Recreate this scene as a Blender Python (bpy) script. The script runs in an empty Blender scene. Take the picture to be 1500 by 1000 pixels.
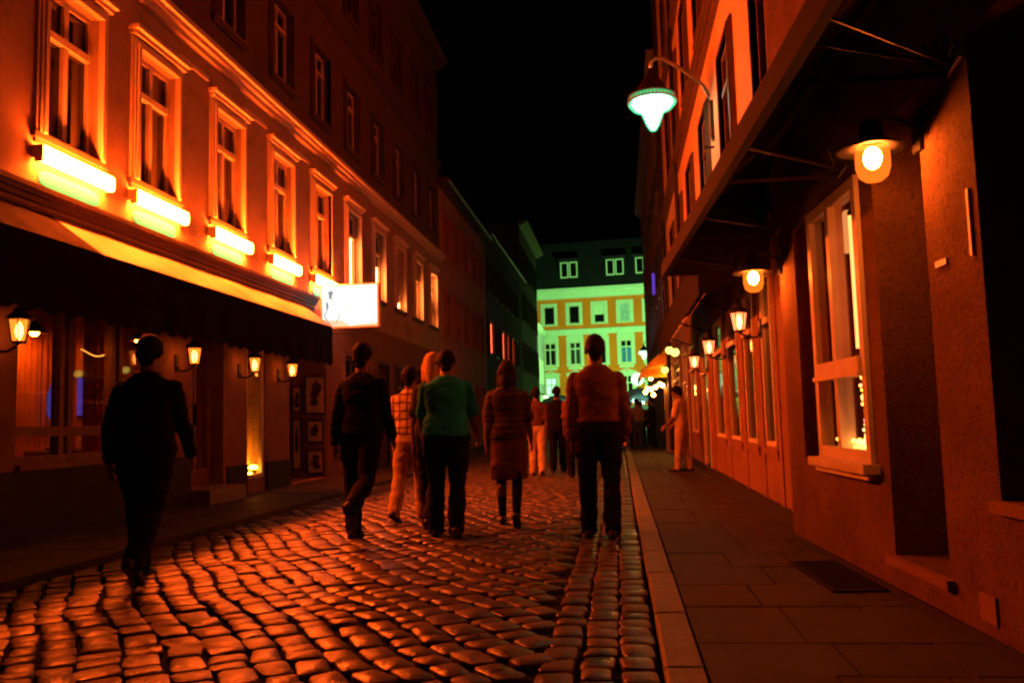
import bpy, bmesh, math, random
from mathutils import Vector, Matrix, noise
random.seed(7)
S = bpy.context.scene
C = S.collection
PI = math.pi
R = math.radians

# ------------------------------------------------------------------ materials
def nodes_of(name):
    m = bpy.data.materials.new(name)
    m.use_nodes = True
    nt = m.node_tree
    nt.nodes.clear()
    return m, nt, nt.nodes, nt.links

def surf(name, col, rough=.8, var=.25, scale=4., bump=.25, bscale=60., spec=.3, metal=0., dirt=None, dscale=1.2, rvar=0., fine=.35):
    """principled with blotchy colour, broken roughness and two scales of bump"""
    m, nt, N, L = nodes_of(name)
    out = N.new('ShaderNodeOutputMaterial'); p = N.new('ShaderNodeBsdfPrincipled')
    L.new(p.outputs[0], out.inputs[0])
    tc = N.new('ShaderNodeTexCoord')
    n1 = N.new('ShaderNodeTexNoise'); n1.inputs['Scale'].default_value = scale; n1.inputs['Detail'].default_value = 6
    L.new(tc.outputs['Object'], n1.inputs['Vector'])
    rp = N.new('ShaderNodeValToRGB')
    rp.color_ramp.elements[0].position = .3; rp.color_ramp.elements[1].position = .72
    a = [c * (1 - var) for c in col]; b = [min(1, c * (1 + var)) for c in col]
    rp.color_ramp.elements[0].color = (*a, 1); rp.color_ramp.elements[1].color = (*b, 1)
    L.new(n1.outputs['Fac'], rp.inputs[0])
    colout = rp.outputs[0]
    if dirt:
        n3 = N.new('ShaderNodeTexNoise'); n3.inputs['Scale'].default_value = dscale; n3.inputs['Detail'].default_value = 8
        n3.inputs['Roughness'].default_value = .65
        L.new(tc.outputs['Object'], n3.inputs['Vector'])
        r3 = N.new('ShaderNodeValToRGB'); r3.color_ramp.elements[0].position = .5; r3.color_ramp.elements[1].position = .7
        L.new(n3.outputs['Fac'], r3.inputs[0])
        mx = N.new('ShaderNodeMixRGB'); mx.inputs[2].default_value = (*dirt, 1)
        L.new(r3.outputs[0], mx.inputs[0]); L.new(colout, mx.inputs[1])
        colout = mx.outputs[0]
    L.new(colout, p.inputs['Base Color'])
    p.inputs['Roughness'].default_value = rough
    if rvar:
        mr = N.new('ShaderNodeMapRange'); mr.inputs['To Min'].default_value = max(.05, rough - rvar); mr.inputs['To Max'].default_value = min(1, rough + rvar)
        mr.inputs['From Min'].default_value = .3; mr.inputs['From Max'].default_value = .7
        L.new(n1.outputs['Fac'], mr.inputs['Value']); L.new(mr.outputs[0], p.inputs['Roughness'])
    p.inputs['Specular IOR Level'].default_value = spec
    p.inputs['Metallic'].default_value = metal
    if bump:
        n2 = N.new('ShaderNodeTexNoise'); n2.inputs['Scale'].default_value = bscale; n2.inputs['Detail'].default_value = 5
        L.new(tc.outputs['Object'], n2.inputs['Vector'])
        bp = N.new('ShaderNodeBump'); bp.inputs['Strength'].default_value = bump; bp.inputs['Distance'].default_value = .01
        L.new(n2.outputs['Fac'], bp.inputs['Height']); L.new(bp.outputs[0], p.inputs['Normal'])
    return m

def glow(name, col, strength):
    m, nt, N, L = nodes_of(name)
    out = N.new('ShaderNodeOutputMaterial'); e = N.new('ShaderNodeEmission')
    e.inputs[0].default_value = (*col, 1); e.inputs[1].default_value = strength
    L.new(e.outputs[0], out.inputs[0])
    return m

def dark_glass(name, tint=(.006, .006, .008), rough=.06):
    m, nt, N, L = nodes_of(name)
    out = N.new('ShaderNodeOutputMaterial'); p = N.new('ShaderNodeBsdfPrincipled')
    p.inputs['Base Color'].default_value = (*tint, 1); p.inputs['Roughness'].default_value = rough
    p.inputs['Specular IOR Level'].default_value = .6
    tc = N.new('ShaderNodeTexCoord'); n = N.new('ShaderNodeTexNoise'); n.inputs['Scale'].default_value = 1.3
    L.new(tc.outputs['Object'], n.inputs['Vector'])
    b = N.new('ShaderNodeBump'); b.inputs['Strength'].default_value = .06; b.inputs['Distance'].default_value = .05
    L.new(n.outputs['Fac'], b.inputs['Height']); L.new(b.outputs[0], p.inputs['Normal'])
    L.new(p.outputs[0], out.inputs[0])
    return m

def clear_glass(name, tint=(.85, .8, .75), refl=.12, graze=.9):
    m, nt, N, L = nodes_of(name)
    out = N.new('ShaderNodeOutputMaterial'); t = N.new('ShaderNodeBsdfTransparent'); g = N.new('ShaderNodeBsdfGlossy')
    t.inputs[0].default_value = (*tint, 1); g.inputs['Roughness'].default_value = .03
    f = N.new('ShaderNodeLayerWeight'); pw = N.new('ShaderNodeMath'); pw.operation = 'POWER'; pw.inputs[1].default_value = 5.
    L.new(f.outputs['Facing'], pw.inputs[0])
    ad = N.new('ShaderNodeMath'); ad.operation = 'MULTIPLY_ADD'; ad.inputs[1].default_value = graze; ad.inputs[2].default_value = refl * .4; ad.use_clamp = True
    L.new(pw.outputs[0], ad.inputs[0])
    mx = N.new('ShaderNodeMixShader'); L.new(ad.outputs[0], mx.inputs[0]); L.new(t.outputs[0], mx.inputs[1]); L.new(g.outputs[0], mx.inputs[2])
    L.new(mx.outputs[0], out.inputs[0])
    return m

def lamp_glass(name, col, strength, clear=.45):
    m, nt, N, L = nodes_of(name)
    out = N.new('ShaderNodeOutputMaterial'); e = N.new('ShaderNodeEmission'); t = N.new('ShaderNodeBsdfTransparent')
    e.inputs[0].default_value = (*col, 1); e.inputs[1].default_value = strength
    mx = N.new('ShaderNodeMixShader'); mx.inputs[0].default_value = clear
    L.new(e.outputs[0], mx.inputs[1]); L.new(t.outputs[0], mx.inputs[2]); L.new(mx.outputs[0], out.inputs[0])
    return m

ORANGE = (1., .17, .022)      # low-pressure orange of the pub lamps
M = {}
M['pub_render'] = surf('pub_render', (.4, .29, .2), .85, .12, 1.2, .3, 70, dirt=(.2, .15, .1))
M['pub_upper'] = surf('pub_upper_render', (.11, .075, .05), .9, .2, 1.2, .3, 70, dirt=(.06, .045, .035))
M['trim'] = surf('painted_trim', (.72, .58, .42), .6, .08, 3, .1, 40)
M['dark_trim'] = surf('dark_trim', (.12, .075, .05), .6, .2, 3, .15, 40)
M['plinth'] = surf('dark_plinth', (.018, .012, .01), .7, .3, 5, .3, 30)
M['white_wood'] = surf('white_window_wood', (.66, .58, .47), .45, .08, 6, .1, 30)
M['brown_wood'] = surf('brown_wood', (.16, .08, .04), .5, .3, 6, .2, 25)
M['glass'] = dark_glass('dark_window_glass')
M['clear'] = clear_glass('shop_glass')
M['clear_calm'] = clear_glass('restaurant_glass', (.9, .8, .7), .03, .35)
M['slate'] = surf('slate_roof', (.01, .01, .011), .75, .4, 3, .4, 15)
M['house_a'] = surf('red_house_render', (.55, .24, .12), .9, .15, 1.1, .3, 60, dirt=(.4, .17, .09))
M['house_b'] = surf('dark_house_render', (.09, .07, .06), .9, .2, 1.1, .3, 60)
M['house_c'] = surf('grey_house_render', (.18, .18, .17), .9, .15, 1.1, .3, 60)
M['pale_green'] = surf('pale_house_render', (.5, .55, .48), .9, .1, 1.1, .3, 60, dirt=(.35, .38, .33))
M['ochre'] = surf('ochre_render', (.95, .2, .006), .85, .1, .8, .2, 40, dirt=(.8, .15, .008), dscale=.6)
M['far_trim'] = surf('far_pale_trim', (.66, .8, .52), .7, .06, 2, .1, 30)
M['rough_render'] = surf('rough_orange_render', (.15, .082, .04), .92, .25, 2.5, 1., 55, dirt=(.07, .035, .018), dscale=34, spec=.1)
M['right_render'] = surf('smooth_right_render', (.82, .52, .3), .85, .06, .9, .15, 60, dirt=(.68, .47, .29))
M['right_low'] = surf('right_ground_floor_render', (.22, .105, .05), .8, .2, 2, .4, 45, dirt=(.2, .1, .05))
M['niche'] = surf('dark_niche_boards', (.012, .005, .003), .8, .4, 8, .5, 25)
M['iron'] = surf('black_iron', (.02, .018, .016), .5, .3, 10, .2, 40, spec=.5)
M['copper'] = surf('brown_metal', (.016, .006, .003), .7, .25, 8, .1, 40, spec=.1)
M['zinc'] = surf('grey_metal', (.35, .36, .34), .4, .15, 8, .05, 40, metal=.7)
M['awning_shaded'] = surf('shaded_awning_cloth', (.009, .006, .004), .95, .3, 5, .3, 120, spec=.05)  # awning cloth darkened where it hangs unlit
M['awning_side'] = surf('olive_lit_awning_cloth', (.05, .04, .008), .9, .3, 5, .3, 120)  # olive light on the end folds, put into the colour
M['board'] = surf('pale_lit_surface', (.42, .3, .2), .6, .12, 3, .15, 25)
M['canopy'] = surf('brown_canopy_cloth', (.022, .008, .005), .9, .3, 4, .3, 90)
M['orange_cloth'] = surf('orange_cloth', (.85, .3, .03), .85, .1, 4, .2, 90)
M['yellow_cloth'] = surf('yellow_cloth', (.9, .6, .08), .85, .1, 4, .2, 90)
M['tube_glow'] = surf('tube_glow_colour', (.02, .42, .9), .95, .04, 3, .03, 40, spec=0.)  # colour of the overexposed glow below the tubes
M['paper'] = surf('poster_paper', (.5, .4, .3), .8, .15, 14, .05, 30)
M['ink'] = surf('poster_ink', (.06, .035, .025), .8, .4, 14, .05, 30)
M['sett'] = surf('granite_sett', (.085, .062, .048), .42, .45, 5, .7, 26, spec=.45, rvar=.16, dirt=(.05, .04, .033), dscale=2.2, fine=.2)
M['joint'] = surf('joint_sand', (.012, .01, .009), .95, .4, 12, .6, 60, spec=.05)
M['slab'] = surf('pavement_slab', (.042, .03, .023), .7, .22, 3, .4, 60, dirt=(.022, .016, .013), dscale=2.5, spec=.3)
M['kerbstone'] = surf('kerb_granite', (.17, .14, .105), .6, .2, 9, .4, 80, spec=.4)
M['asphalt'] = surf('asphalt', (.05, .045, .04), .8, .25, 3, .5, 80)
M['tube'] = glow('tube_light', (1., .085, .0058), 480)
M['lantern'] = lamp_glass('lantern_glass', (1., .17, .012), 2.8, .35)
M['lantern_red'] = lamp_glass('lantern_glass_reddish', (1., .16, .05), 4.5, .35)
M['bulb'] = glow('hot_bulb', (1., .15, .014), 800)
M['flame'] = glow('lantern_bulb', (1., .15, .02), 110)
M['jar'] = lamp_glass('lamp_jar_glass', (1., .13, .008), 2.4, .5)
M['green_lamp'] = lamp_glass('mercury_glass', (.1, 1., .34), 1.6, .55)
M['green_core'] = glow('mercury_core', (.22, 1., .6), 19)
M['green_far'] = glow('mercury_lamp_far', (.3, 1., .45), 7)
M['sign_face'] = glow('sign_face', (1., .97, .95), 1.25)
M['sign_warm'] = glow('sign_warm_corner', (1., .62, .36), 1.25)
M['sign_ink'] = glow('sign_grey_print', (.3, .36, .31), 1.)
M['sign_ink2'] = glow('sign_pale_print', (.97, .86, .9), 1.)
M['lit_pane'] = glow('lit_orange_gap', (1., .2, .04), 40)
M['lit_pane_dim'] = glow('lit_orange_dim', (1., .1, .012), 4)
M['lit_red'] = glow('lit_red_pane', (1., .13, .04), 12)
M['cool_glint'] = glow('cool_pane_glint', (.6, .85, 1.), .9)
M['lit_blue'] = glow('lit_blue', (.18, .1, 1.), .42)
M['lit_blue2'] = glow('lit_pale_blue', (.1, .1, .8), .45)
M['lit_green'] = glow('lit_green_white', (.45, 1., .6), 1.6)
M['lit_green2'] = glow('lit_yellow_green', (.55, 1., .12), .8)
M['bulb_warm'] = glow('warm_bulb', (1., .33, .05), 75)
M['bulb_yell'] = glow('yellow_bulb', (1., .75, .12), 3.2)
M['globe'] = glow('pale_globe', (.5, 1., .6), 2.2)
M['fairy_pink'] = glow('fairy_pink', (1., .22, .25), 9)
M['fairy_gold'] = glow('fairy_gold', (1., .42, .06), 12)
M['fairy_white'] = glow('fairy_white', (1., .5, .2), 6)
M['skin'] = surf('skin', (.15, .075, .045), .55, .12, 12, .1, 60, spec=.4)
M['shoe'] = surf('shoe_leather', (.02, .016, .014), .5, .3, 12, .1, 60)
M['room'] = surf('pub_room_wall', (.4, .22, .11), .85, .25, 2, .1, 30)
M['curtain'] = surf('curtain_cloth', (.6, .24, .07), .9, .15, 6, .3, 60)

def cloth(name, col, var=.25):
    return surf(name, col, .9, var, 9, .35, 180, spec=.15)

def see_through(name, col, amount=.5):
    m = cloth(name, col); nt = m.node_tree; N, L = nt.nodes, nt.links
    out = next(n for n in N if n.type == 'OUTPUT_MATERIAL'); p = next(n for n in N if n.type == 'BSDF_PRINCIPLED')
    t = N.new('ShaderNodeBsdfTranslucent'); t.inputs[0].default_value = (*col, 1); mx = N.new('ShaderNodeMixShader'); mx.inputs[0].default_value = amount
    L.new(p.outputs[0], mx.inputs[1]); L.new(t.outputs[0], mx.inputs[2]); L.new(mx.outputs[0], out.inputs[0])
    return m
M['parasol'] = see_through('parasol_cloth', (.5, .75, .7)); M['orange_cloth'] = see_through('orange_cloth', (.9, .33, .04)); M['yellow_cloth'] = see_through('yellow_cloth', (.95, .75, .12))

# ------------------------------------------------------------------ mesh builder
class MB:
    def __init__(self, f=None):
        self.v = []; self.f = []; self.map = f or (lambda a, b, c: Vector((a, b, c)))
    def add(self, pts, faces):
        o = len(self.v)
        self.v += [self.map(*p) for p in pts]
        self.f += [tuple(i + o for i in q) for q in faces]
    def box(self, a0, a1, b0, b1, c0, c1):
        if a0 > a1: a0, a1 = a1, a0
        if b0 > b1: b0, b1 = b1, b0
        if c0 > c1: c0, c1 = c1, c0
        p = [(a0, b0, c0), (a1, b0, c0), (a1, b1, c0), (a0, b1, c0), (a0, b0, c1), (a1, b0, c1), (a1, b1, c1), (a0, b1, c1)]
        self.add(p, [(0, 3, 2, 1), (4, 5, 6, 7), (0, 1, 5, 4), (1, 2, 6, 5), (2, 3, 7, 6), (3, 0, 4, 7)])
    def quad(self, *p): self.add(p, [tuple(range(len(p)))])
    def tube(self, pts, r, n=8, cap=True):
        pts = [Vector(p) for p in pts]; rs = r if isinstance(r, (list, tuple)) else [r] * len(pts)
        vs = []; fs = []
        for i, p in enumerate(pts):
            t = (pts[min(i + 1, len(pts) - 1)] - pts[max(i - 1, 0)]).normalized()
            u = t.cross(Vector((0, 0, 1)))
            if u.length < .05: u = t.cross(Vector((0, 1, 0)))
            u.normalize(); w = t.cross(u)
            for k in range(n):
                a = 2 * PI * k / n
                vs.append(tuple(p + (u * math.cos(a) + w * math.sin(a)) * rs[i]))
        for i in range(len(pts) - 1):
            for k in range(n):
                a = i * n + k; b = i * n + (k + 1) % n
                fs.append((a, b, b + n, a + n))
        if cap:
            fs.append(tuple(reversed(range(n)))); fs.append(tuple(range((len(pts) - 1) * n, len(pts) * n)))
        self.add(vs, fs)
    def lathe(self, prof, c=(0, 0, 0), n=20, closed=False, sq=(1, 1)):
        vs = []; fs = []
        for r, z in prof:
            for k in range(n):
                a = 2 * PI * (k + .5) / n
                vs.append((c[0] + max(r, .0005) * math.cos(a) * sq[0], c[1] + max(r, .0005) * math.sin(a) * sq[1], c[2] + z))
        for i in range(len(prof) - 1):
            for k in range(n):
                a = i * n + k; b = i * n + (k + 1) % n
                fs.append((a, b, b + n, a + n))
        if closed:
            fs.append(tuple(reversed(range(n)))); fs.append(tuple(range((len(prof) - 1) * n, len(prof) * n)))
        self.add(vs, fs)
    def ball(self, c, r, n=10):
        rx, ry, rz = r if isinstance(r, (tuple, list)) else (r, r, r)
        h = max(4, n // 2 + 1)
        self.lathe([(math.sin(PI * i / h) * rx, -math.cos(PI * i / h) * rz) for i in range(h + 1)], c, n, sq=(1, ry / rx))
    def mesh(self, name, smooth=False, fix=True):
        me = bpy.data.meshes.new(name)
        me.from_pydata([tuple(v) for v in self.v], [], self.f)
        if fix:
            b = bmesh.new(); b.from_mesh(me); bmesh.ops.recalc_face_normals(b, faces=b.faces); b.to_mesh(me); b.free()
        if smooth:
            me.polygons.foreach_set('use_smooth', [True] * len(me.polygons))
        me.update()
        return me
    def build(self, name, mat, parent=None, smooth=False, loc=None, fix=True):
        o = bpy.data.objects.new(name, self.mesh(name, smooth, fix))
        o.data.materials.append(mat); C.objects.link(o)
        if parent: o.parent = parent
        if loc is not None: o.location = loc
        return o

def tag(o, label=None, cat=None, group=None, kind=None):
    if label: o['label'] = label
    if cat: o['category'] = cat
    if group: o['group'] = group
    if kind: o['kind'] = kind
    return o

def thing(name, label, cat, loc=(0, 0, 0), rz=0., group=None):
    o = bpy.data.objects.new(name, None); C.objects.link(o)
    o.location = loc; o.rotation_euler = (0, 0, rz); o.empty_display_size = .2
    return tag(o, label, cat, group)

def copy_tree(o, parent=None):
    c = o.copy(); C.objects.link(c)
    if parent: c.parent = parent
    for ch in list(o.children): copy_tree(ch, c)
    return c

def place(proto, first, label, loc, rz, group=None, scale=1.):
    o = proto if first else copy_tree(proto)
    o.location = loc; o.rotation_euler = (0, 0, rz); o.scale = (scale,) * 3
    o['label'] = label
    if group: o['group'] = group
    return o

# ------------------------------------------------------------------ facades
class Facade:
    """s runs along the wall, d outwards from it, z up"""
    def __init__(self, name, label, cat, origin, sdir, ndir, sref, group=None):
        self.o = Vector(origin); self.s = Vector((*sdir, 0)).normalized(); self.n = Vector((*ndir, 0)).normalized(); self.ref = sref
        self.root = thing(name, label, cat, self.o + self.s * sref, 0, group)
        self.cache = {}
    def lin(self, s, d, z): return self.s * s + self.n * d + Vector((0, 0, z))
    def f(self, s, d, z): return self.lin(s - self.ref, d, z)
    def world(self, s, d, z): return self.o + self.lin(s, d, z)
    def rot(self): return math.atan2(-self.n.x, self.n.y)      # local +y looks out from the wall
    def mb(self): return MB(self.f)
    def wall(self, name, mat, s0, s1, z0, z1, holes=(), body=7., d=0., top=True):
        m = self.mb()
        ss = sorted({s0, s1, *[h[0] for h in holes], *[h[1] for h in holes]}); ss = [x for x in ss if s0 <= x <= s1]
        zz = sorted({z0, z1, *[h[2] for h in holes], *[h[3] for h in holes]}); zz = [x for x in zz if z0 <= x <= z1]
        for i in range(len(ss) - 1):
            for j in range(len(zz) - 1):
                a, b, c, e = ss[i], ss[i + 1], zz[j], zz[j + 1]
                if any(h[0] - 1e-6 <= a and b <= h[1] + 1e-6 and h[2] - 1e-6 <= c and e <= h[3] + 1e-6 for h in holes): continue
                m.quad((a, d, c), (b, d, c), (b, d, e), (a, d, e))
        for h in holes:
            a, b, c, e = h[:4]; r = d - (h[4] if len(h) > 4 else .2)
            m.quad((a, d, c), (a, r, c), (a, r, e), (a, d, e)); m.quad((b, d, c), (b, r, c), (b, r, e), (b, d, e))
            m.quad((a, d, c), (b, d, c), (b, r, c), (a, r, c)); m.quad((a, d, e), (b, d, e), (b, r, e), (a, r, e))
            if len(h) > 5 and h[5]: m.quad((a, r, c), (b, r, c), (b, r, e), (a, r, e))
        if body:
            for s in (s0, s1): m.quad((s, d, z0), (s, d - body, z0), (s, d - body, z1), (s, d, z1))
            m.quad((s0, d - body, z0), (s1, d - body, z0), (s1, d - body, z1), (s0, d - body, z1))
            if top: m.quad((s0, d, z1), (s1, d, z1), (s1, d - body, z1), (s0, d - body, z1))
        return m.build(name, mat, self.root, fix=False)
    def band(self, name, mat, s0, s1, z0, z1, d1, d0=-.02):
        """moulded horizontal band: three stepped fillets"""
        m = self.mb(); h = z1 - z0
        m.box(s0, s1, d0, d1 * .45, z0, z0 + h * .35)
        m.box(s0, s1, d0, d1 * .75, z0 + h * .35, z0 + h * .65)
        m.box(s0, s1, d0, d1, z0 + h * .65, z1)
        return m.build(name, mat, self.root)
    def window(self, s, z, w, h, style, rev=.16):
        key = (round(w, 3), round(h, 3), id(style))
        if key not in self.cache: self.cache[key] = self._window(w, h, style, rev)
        ms = self.cache[key]; loc = self.f(s, 0, z); win = None
        for name, me, mat in ms:
            if me is None: continue
            o = bpy.data.objects.new(name, me); C.objects.link(o)
            if win is None: o.parent = self.root; o.location = loc; win = o
            else: o.parent = win
        return win
    def _window(self, w, h, st, rev):
        hw = w / 2; out = []
        def done(name, m, mat):
            me = m.mesh(name); me.materials.append(mat); out.append((name, me, mat))
        m = MB(self.lin); fw = st.get('fw', .06); d0, d1 = -rev + .01, -rev + .075
        m.box(-hw, -hw + fw, d0, d1, 0, h); m.box(hw - fw, hw, d0, d1, 0, h)
        m.box(-hw + fw, hw - fw, d0, d1, 0, fw); m.box(-hw + fw, hw - fw, d0, d1, h - fw, h)
        for q in st.get('mull', (0,)):
            m.box(q * w - fw * .55, q * w + fw * .55, d0 + .003, d1 + .012, fw, h - fw)
        for q in st.get('trans', (.68,)):
            m.box(-hw + fw, hw - fw, d0 + .006, d1 + .03, q * h - fw * .6, q * h + fw * .6)
        done('window', m, st['frame'])
        m = MB(self.lin); m.box(-hw + fw * .5, hw - fw * .5, d0 + .018, d0 + .026, fw * .5, h - fw * .5); done('pane', m, st.get('pane', M['glass']))
        if 'trimw' in st:
            t = st['trimw']; m = MB(self.lin)
            for (e, dd) in ((t, .035), (t * .72, .055), (t * .4, .075)):
                m.box(-hw - e, -hw - .002, -.01, dd, -.02, h + e); m.box(hw + .002, hw + e, -.01, dd, -.02, h + e)
                m.box(-hw - .002, hw + .002, -.01, dd - .001, h + .002, h + e)
            if st.get('head'):
                m.box(-hw - t - .02, hw + t + .02, -.01, .09, h + t + .004, h + t + .06); m.box(-hw - t - .05, hw + t + .05, -.01, .14, h + t + .06, h + t + .11)
            done('surround', m, st['trim'])
        if 'sill' in st:
            e = st.get('trimw', .06) + .03; m = MB(self.lin); dd = st['sill']
            m.box(-hw - e, hw + e, -rev, dd, -.085, -.022); m.box(-hw - e + .03, hw + e - .03, -.01, dd * .6, -.13, -.085)
            done('sill', m, st.get('sillm', st.get('trim', st['frame'])))
        return out

def hole(s, z, w, h, rev=.2): return (s - w / 2, s + w / 2, z, z + h, rev)

# ------------------------------------------------------------------ ground
def ground():
    m = MB(); m.quad((-160, -60, -.06), (160, -60, -.06), (160, 300, -.06), (-160, 300, -.06))
    tag(m.build('ground', M['asphalt']), kind='structure')
    m = MB(); m.quad((-4.3, -6, -.028), (.13, -6, -.028), (.13, 70, -.028), (-4.3, 70, -.028))
    tag(m.build('road_bed', M['joint']), kind='structure')

def sett(m, cx, cy, hx, hy, ang, h, detail):
    ca, sa = math.cos(ang), math.sin(ang)
    j = lambda q: random.uniform(-q, q)
    tx, ty = j(.05), j(.05)
    cs = [(-hx + j(.014), -hy + j(.014)), (hx + j(.014), -hy + j(.014)), (hx + j(.014), hy + j(.014)), (-hx + j(.014), hy + j(.014))]
    base = []
    for i in range(4):
        x, y = cs[i]; xp, yp = cs[i - 1]; xn, yn = cs[(i + 1) % 4]; k = .13
        base.append((x + (xp - x) * k, y + (yp - y) * k)); base.append((x + (xn - x) * k, y + (yn - y) * k))
    rings = [(1., -.03), (1., h - .014), (.985, h - .004), (.93, h - .0003)] if detail else [(1., -.03), (1., h - .01), (.92, h)]
    vs = []
    for sc, z in rings:
        for x, y in base:
            x *= sc; y *= sc
            vs.append((cx + x * ca - y * sa, cy + x * sa + y * ca, z + (tx * x + ty * y if z > 0 else 0)))
    n = 8; fs = []
    for r in range(len(rings) - 1):
        for k in range(n):
            fs.append((r * n + k, r * n + (k + 1) % n, (r + 1) * n + (k + 1) % n, (r + 1) * n + k))
    top = (len(rings) - 1) * n
    vs.append((cx, cy, h + .002 + j(.0015)))
    for k in range(n): fs.append((top + k, top + (k + 1) % n, len(vs) - 1))
    o = len(m.v); m.v += [Vector(v) for v in vs]; m.f += [tuple(i + o for i in q) for q in fs]

def road():
    m = MB()
    # rows that follow the kerb
    edges = [.125, -.045, -.215, -.385]
    for r in range(3):
        x1, x0 = edges[r], edges[r + 1]; y = 1.5 + random.random() * .1
        while y < 52:
            ln = random.uniform(.15, .23) * (1 if y < 20 else 1.4)
            sett(m, (x0 + x1) / 2 + random.uniform(-.006, .006), y + ln / 2, (x1 - x0) / 2 - .01, ln / 2 - .007, random.uniform(-.03, .03), random.uniform(-.006, .004), y < 9)
            y += ln
    # courses laid on the skew, bending round to meet the kerb rows
    ang = R(33)
    ca, sa = math.cos(ang), math.sin(ang)
    def warp(p, q):
        # p across the courses, q along them -> street x, y
        q2 = q + .05 * math.sin(p * 2.3)
        p2 = p + .07 * math.sin(q * .9 + .4) + .09 * noise.noise((p * .5, q * .7, 3.)) + .03 * noise.noise((p * 2.1, q * 2.4, 7.))
        x = -2.2 + p2 * ca + q2 * sa; y = 9. - p2 * -sa * -1 - 0 + 0
        x = -2.2 + p2 * ca - q2 * sa
        y = 9. + p2 * sa + q2 * ca
        # bend: towards the kerb the courses swing parallel to it
        return x, y
    P = -30.
    while P < 34:
        wd = random.uniform(.145, .2)
        q = -34. + random.random() * .2
        while q < 40:
            ln = random.uniform(.13, .27)
            x, y = warp(P + wd / 2, q + ln / 2)
            if -4.3 + .1 < x < -.385 - .035 and 1.6 < y < 48:
                x2, y2 = warp(P + wd / 2, q + ln / 2 + .05)
                a = math.atan2(-(x2 - x), y2 - y)
                if y < 20 or random.random() < 1.1:
                    sett(m, x, y, wd / 2 - .01, ln / 2 - .007, a + random.uniform(-.07, .07), random.uniform(-.008, .006), y < 9)
            q += ln
        P += wd
    o = m.build('cobblestone_road', M['sett'], smooth=True, fix=False)
    tag(o, kind='structure')
    # kerb stones
    m = MB(); y = -2.
    while y < 60:
        ln = random.uniform(.85, 1.2)
        z = .028 + random.uniform(-.002, .002); x = random.uniform(-.004, .004)
        m.add([(.14 + x, y + .005, -.05), (.30 + x, y + .005, -.05), (.30 + x, y + ln - .005, -.05), (.14 + x, y + ln - .005, -.05),
               (.14 + x, y + .005, z - .012), (.30 + x, y + .005, z - .004), (.30 + x, y + ln - .005, z - .004), (.14 + x, y + ln - .005, z - .012),
               (.155 + x, y + .015, z), (.295 + x, y + .015, z), (.295 + x, y + ln - .015, z), (.155 + x, y + ln - .015, z)],
              [(0, 1, 5, 4), (1, 2, 6, 5), (2, 3, 7, 6), (3, 0, 4, 7), (4, 5, 9, 8), (5, 6, 10, 9), (6, 7, 11, 10), (7, 4, 8, 11), (8, 9, 10, 11)])
        y += ln
    tag(m.build('kerb', M['kerbstone']), kind='structure')
    m = MB(); m.quad((.306, -6, .002), (4, -6, .002), (4, 60, .002), (.306, 60, .002))
    tag(m.build('pavement_bed', M['joint']), kind='structure')
    m = MB(); y = -1.
    while y < 58:
        dp = random.choice((.5, .62, .62, .75)); x = .31
        while x < 1.9:
            wd = random.choice((.42, .5, .6, .6)) if y < 30 else .8
            t = random.uniform(-.0025, .0025); g = .004
            z = [.018 + t + random.uniform(-.001, .001) for _ in range(4)]
            m.add([(x + g, y + g, 0), (x + wd - g, y + g, 0), (x + wd - g, y + dp - g, 0), (x + g, y + dp - g, 0),
                   (x + g + .003, y + g + .003, z[0]), (x + wd - g - .003, y + g + .003, z[1]), (x + wd - g - .003, y + dp - g - .003, z[2]), (x + g + .003, y + dp - g - .003, z[3])],
                  [(0, 1, 5, 4), (1, 2, 6, 5), (2, 3, 7, 6), (3, 0, 4, 7), (4, 5, 6, 7)])
            x += wd
        y += dp
    tag(m.build('pavement', M['slab']), kind='structure')
    m = MB(); y = -1.
    while y < 62:
        dp = .5
        for i in range(3):
            x = -5.9 + i * .52; t = random.uniform(-.003, .003)
            m.box(x + .004, x + .516, y + .004, y + dp - .004, -.05, .05 + t)
        y += dp
    m.box(-4.33, -4.18, -1, 62, -.05, .056)
    tag(m.build('far_pavement', M['slab']), kind='structure')
ground(); road()

# ------------------------------------------------------------------ left: the pub with tube lights under its windows
W1 = dict(frame=M['white_wood'], sillm=M['dark_trim'], trimw=.13, trim=M['trim'], head=True, sill=.055, trans=(.7,), fw=.065)
W2 = dict(frame=M['white_wood'], trimw=.09, trim=M['dark_trim'], sill=.08, trans=(.72,), fw=.055)
W2b = dict(frame=M['brown_wood'], trimw=.09, trim=M['dark_trim'], sill=.08, trans=(.72,), fw=.055)
LX = -5.7
pub = Facade('pub_building', 'tall rendered pub with orange tube lights beneath its first-floor windows and a shaded scalloped awning', 'building', (LX, 0, 0), (0, 1), (1, 0), 16.)
w1 = [(8.22, .92), (9.9, .92), (11.9, .92), (13.95, .92), (15.95, .92)] + [(17.95 + 2.03 * i, .9) for i in range(5)]
w2 = [7.6 + 0.2, 9.85] + [11.9, 13.95, 15.95, 17.95, 19.98, 22.0, 24.04, 26.07]
ground_holes = [(7.5, 10.02, .76, 2.62, .22), (10.9, 11.8, .26, 2.6, .3), (12.58, 13.26, .27, 2.6, .1), (14.3, 16.25, .06, 2.62, 1.1, True),
                (17.2, 18.9, .7, 2.5, .2), (19.6, 20.6, .06, 2.5, .3), (21.4, 23.2, .7, 2.5, .2), (24., 26., .7, 2.5, .2)]
hs = list(ground_holes)
hs += [hole(s, 4.08, w, 1.62) for s, w in w1]
pub.wall('wall', M['pub_render'], 3., 27.3, 3.3, 6.4, [h for h in hs if h[2] > 3.3], 9., top=False)
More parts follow.
